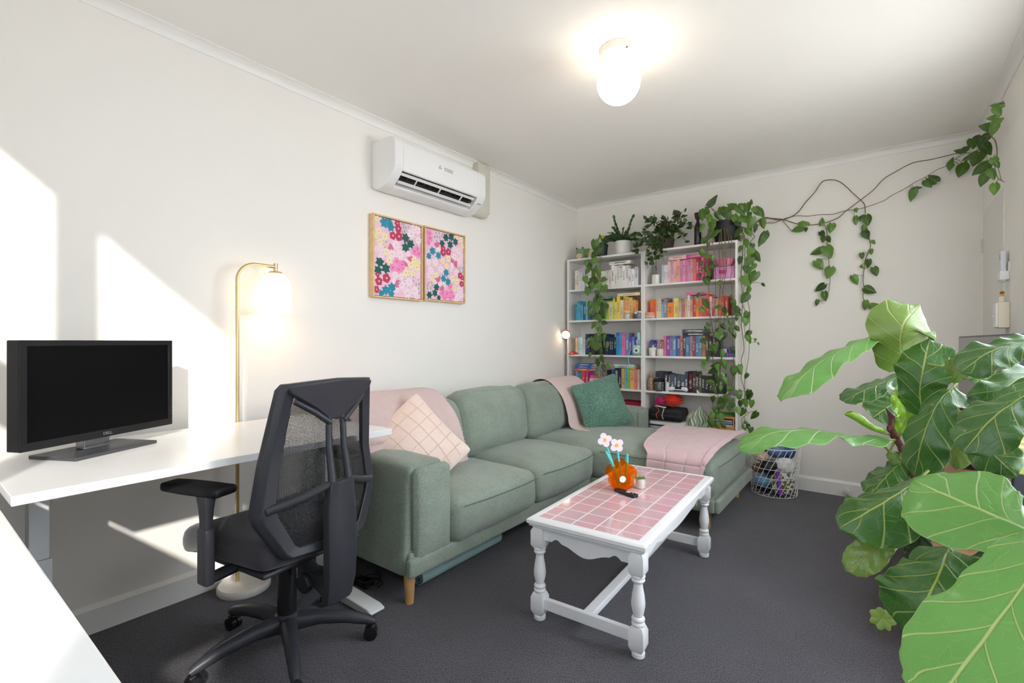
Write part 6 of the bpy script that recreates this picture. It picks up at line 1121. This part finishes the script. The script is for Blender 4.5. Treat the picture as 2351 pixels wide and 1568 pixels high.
MB().box(-.1205,.1205,-.0612,-.060,.405,.447).build('ribbon_band',M('ribbon_red',(206,34,40),.45),gb,0)
for z in (.401,.450): MB().box(-.1208,.1208,-.0614,-.060,z-.003,z+.003).build('ribbon_edge',M('ribbon_green',(54,92,58),.5),gb,0)
text('lettering','Merry Christmas',.024,M('ribbon_gold',(238,214,150),.4),gb,(0,-.0616,.426),(RAD(90),0,0),.0002,world=False)
# ------------------------------------------------------------------ right wall fittings
rc=thing('wall_remote','white air conditioner remote in a wall holder','remote',(W,3.70,1.55)); WPL=M('remote_white',(226,228,236),.35)
MB().cushion((.022,.055,.17),(3.098,3.70,1.60),.008,n=3).build('remote',WPL,rc,50,world=True); MB().box(3.082,3.1195,3.664,3.736,1.525,1.572).build('holder',M('holder_white',(240,240,242),.35),rc,0,world=True,bevel=.003); MB().box(3.1145,3.1195,3.664,3.736,1.572,1.62).build('holder_plate',M('holder_white',(240,240,242),.35),rc,0,world=True)
MB().box(3.0865,3.0872,3.685,3.715,1.635,1.668).build('display',M('lcd_grey',(176,182,176),.4),rc,0,world=True)
th=thing('wall_heater_control','cream box shaped wall control with a white front','wall control',(W,3.70,1.26)); MB().box(3.075,3.1195,3.655,3.745,1.265,1.405).build('box',M('control_cream',(238,230,206),.5),th,0,world=True,bevel=.004); MB().box(3.066,3.075,3.66,3.74,1.268,1.402).build('front',M('control_white',(240,240,240),.4),th,0,world=True,bevel=.003); MB().lathe([(.006,0),(.005,.01)],12).build('dial',WPL,th,40,loc=(3.066,3.70,1.33),rot=(0,RAD(-90),0),world=True)
br=thing('spray_bottle','tiny clear spray bottle with an amber top on the wall control','bottle',(3.095,3.70,1.405)); MB().lathe([(.013,0),(.014,.003),(.014,.03),(.008,.036)],16).build('bottle',M('bottle_clear',(232,226,214),.15,coat=.4),br); MB().lathe([(.009,.034),(.009,.046),(0,.048)],14).build('collar',M('amber_orange',(240,180,60),.4),br); MB().cushion((.016,.034,.012),(0,-.006,.053),.004,n=2).build('nozzle',M('nozzle_brown',(150,92,56),.4),br,50)
ds=lath('door_stop','round white door stop on the back skirting board','door stop',[(0,0),(.020,.0),(.020,.030),(.016,.034),(0,.034)],M('stop_white',(228,224,218),.45),(2.365,BACK-.016,.045),20); ds.rotation_euler=(RAD(90),0,0)
hk=MB().tube([(0,0,0),(0,-.012,.002),(0,-.018,.012)],.004,6).build('wall_hook',M('hook_clear',(236,234,230),.2,coat=.4),None,60,loc=(2.955,BACK,2.362)); tag(hk,'tiny clear hook holding the pothos vine near the corner','hook')
# ------------------------------------------------------------------ wire basket of yarn
wb=thing('wire_basket','white wire basket packed with yarn in plastic bags','basket',(1.905,4.265,0)); WIR=M('wire_white',(238,236,234),.4); H=.375; R0,R1=.158,.182
def wr(z): return R0+(R1-R0)*z/H
for z in (.006,.075,.145,.215,.285,.372):
    MB().tube([(wr(z)*math.cos(RAD(a)),wr(z)*math.sin(RAD(a)),z) for a in range(0,361,10)],.0040 if z>.36 else .0022,6).build('hoop',WIR,wb,60)
for k in range(26):
    a0=2*PI*k/26; MB().tube([(wr(z)*math.cos(a0+1.05*z/H),wr(z)*math.sin(a0+1.05*z/H),z) for z in (.006,.06,.12,.18,.24,.30,.372)],.0022,5).build('wire',WIR,wb,60)
m=MB()
for k in range(5): a=k*PI/5; m.tube([(R0*math.cos(a),R0*math.sin(a),.005),(-R0*math.cos(a),-R0*math.sin(a),.005)],.0022,5)
m.build('bottom_grid',WIR,wb,60)
YB=[('navy yarn skein at the bottom of the wire basket',(-.06,-.05,.055),.05,(34,38,66)),('sky blue yarn in plastic low in the wire basket',(-.065,-.085,.105),.052,(112,160,198)),('denim blue yarn behind the sky blue skein in the basket',(.0,-.03,.12),.055,(44,84,134)),('brown yarn ball against the sofa side of the basket',(-.115,.0,.175),.038,(150,112,88)),('shiny black yarn in the middle of the wire basket',(-.02,-.075,.215),.062,(24,24,28)),('cream and blush yarn near the top of the basket',(-.085,-.055,.285),.048,(214,184,156)),('fluffy white yarn ball near the rim of the basket',(.085,-.045,.235),.064,(236,234,236)),('blue grey yarn filling the top of the basket',(.01,.01,.335),.062,(92,122,168)),('dark blue yarn at the wall side of the basket top',(.08,.05,.325),.055,(60,92,144)),('bright blue speckled yarn at the rim beside the sofa',(-.095,.03,.345),.046,(44,76,130))]
for k,(lab,c,r,col) in enumerate(YB):
    o=MB().cushion((r*2.1,r*2.0,r*1.75),(0,0,0),r*.8,(.006,.006,.004),n=6,wr=.008,ws=20).build('yarn_skein',M('basket_yarn_%d'%k,col,.5 if k in(1,4,7) else .9,bump=(90,.9),noise=(50,.3),coat=.4 if k in (1,4,7) else 0),None,60,loc=Vector((1.905,4.265,0))+Vector(c)); tag(o,lab,'yarn','yarn in the wire basket')
def checker():
    k=NT('crochet_olive_white'); tc=k.n('TexCoord'); v=k.n('TexVoronoi'); v.inputs['Scale'].default_value=62; v.inputs['Randomness'].default_value=.25; k.l(tc.outputs['Object'],v.inputs['Vector']); bw=k.n('RGBToBW'); k.l(v.outputs['Color'],bw.inputs[0])
    k.l(k.mix(k.math('GREATER_THAN',bw.outputs[0],.5),lin((118,112,44)),lin((226,224,228))),k.b.inputs['Base Color']); k.b.inputs['Roughness'].default_value=.95; k.bump(v.outputs[0],.8,.004); return k.m
o=MB().cushion((.16,.13,.185),(0,0,0),.05,(.006,.006,.0),n=7,wr=.006).build('crochet_bundle',checker(),None,60,loc=(1.965,4.215,.108)); tag(o,'olive and white crochet bundle at the front of the wire basket','crochet')
o=MB().cushion((.034,.020,.20),(0,0,0),.010,n=4,wr=.004,fn=lambda q:Vector((q.x-.12*q.z,q.y,q.z))).build('crochet_strip',M('crochet_purple',(148,84,184),.95,bump=(200,.6)),None,60,loc=(1.958,4.138,.118)); tag(o,'purple crochet strip pressed against the basket wires','crochet')
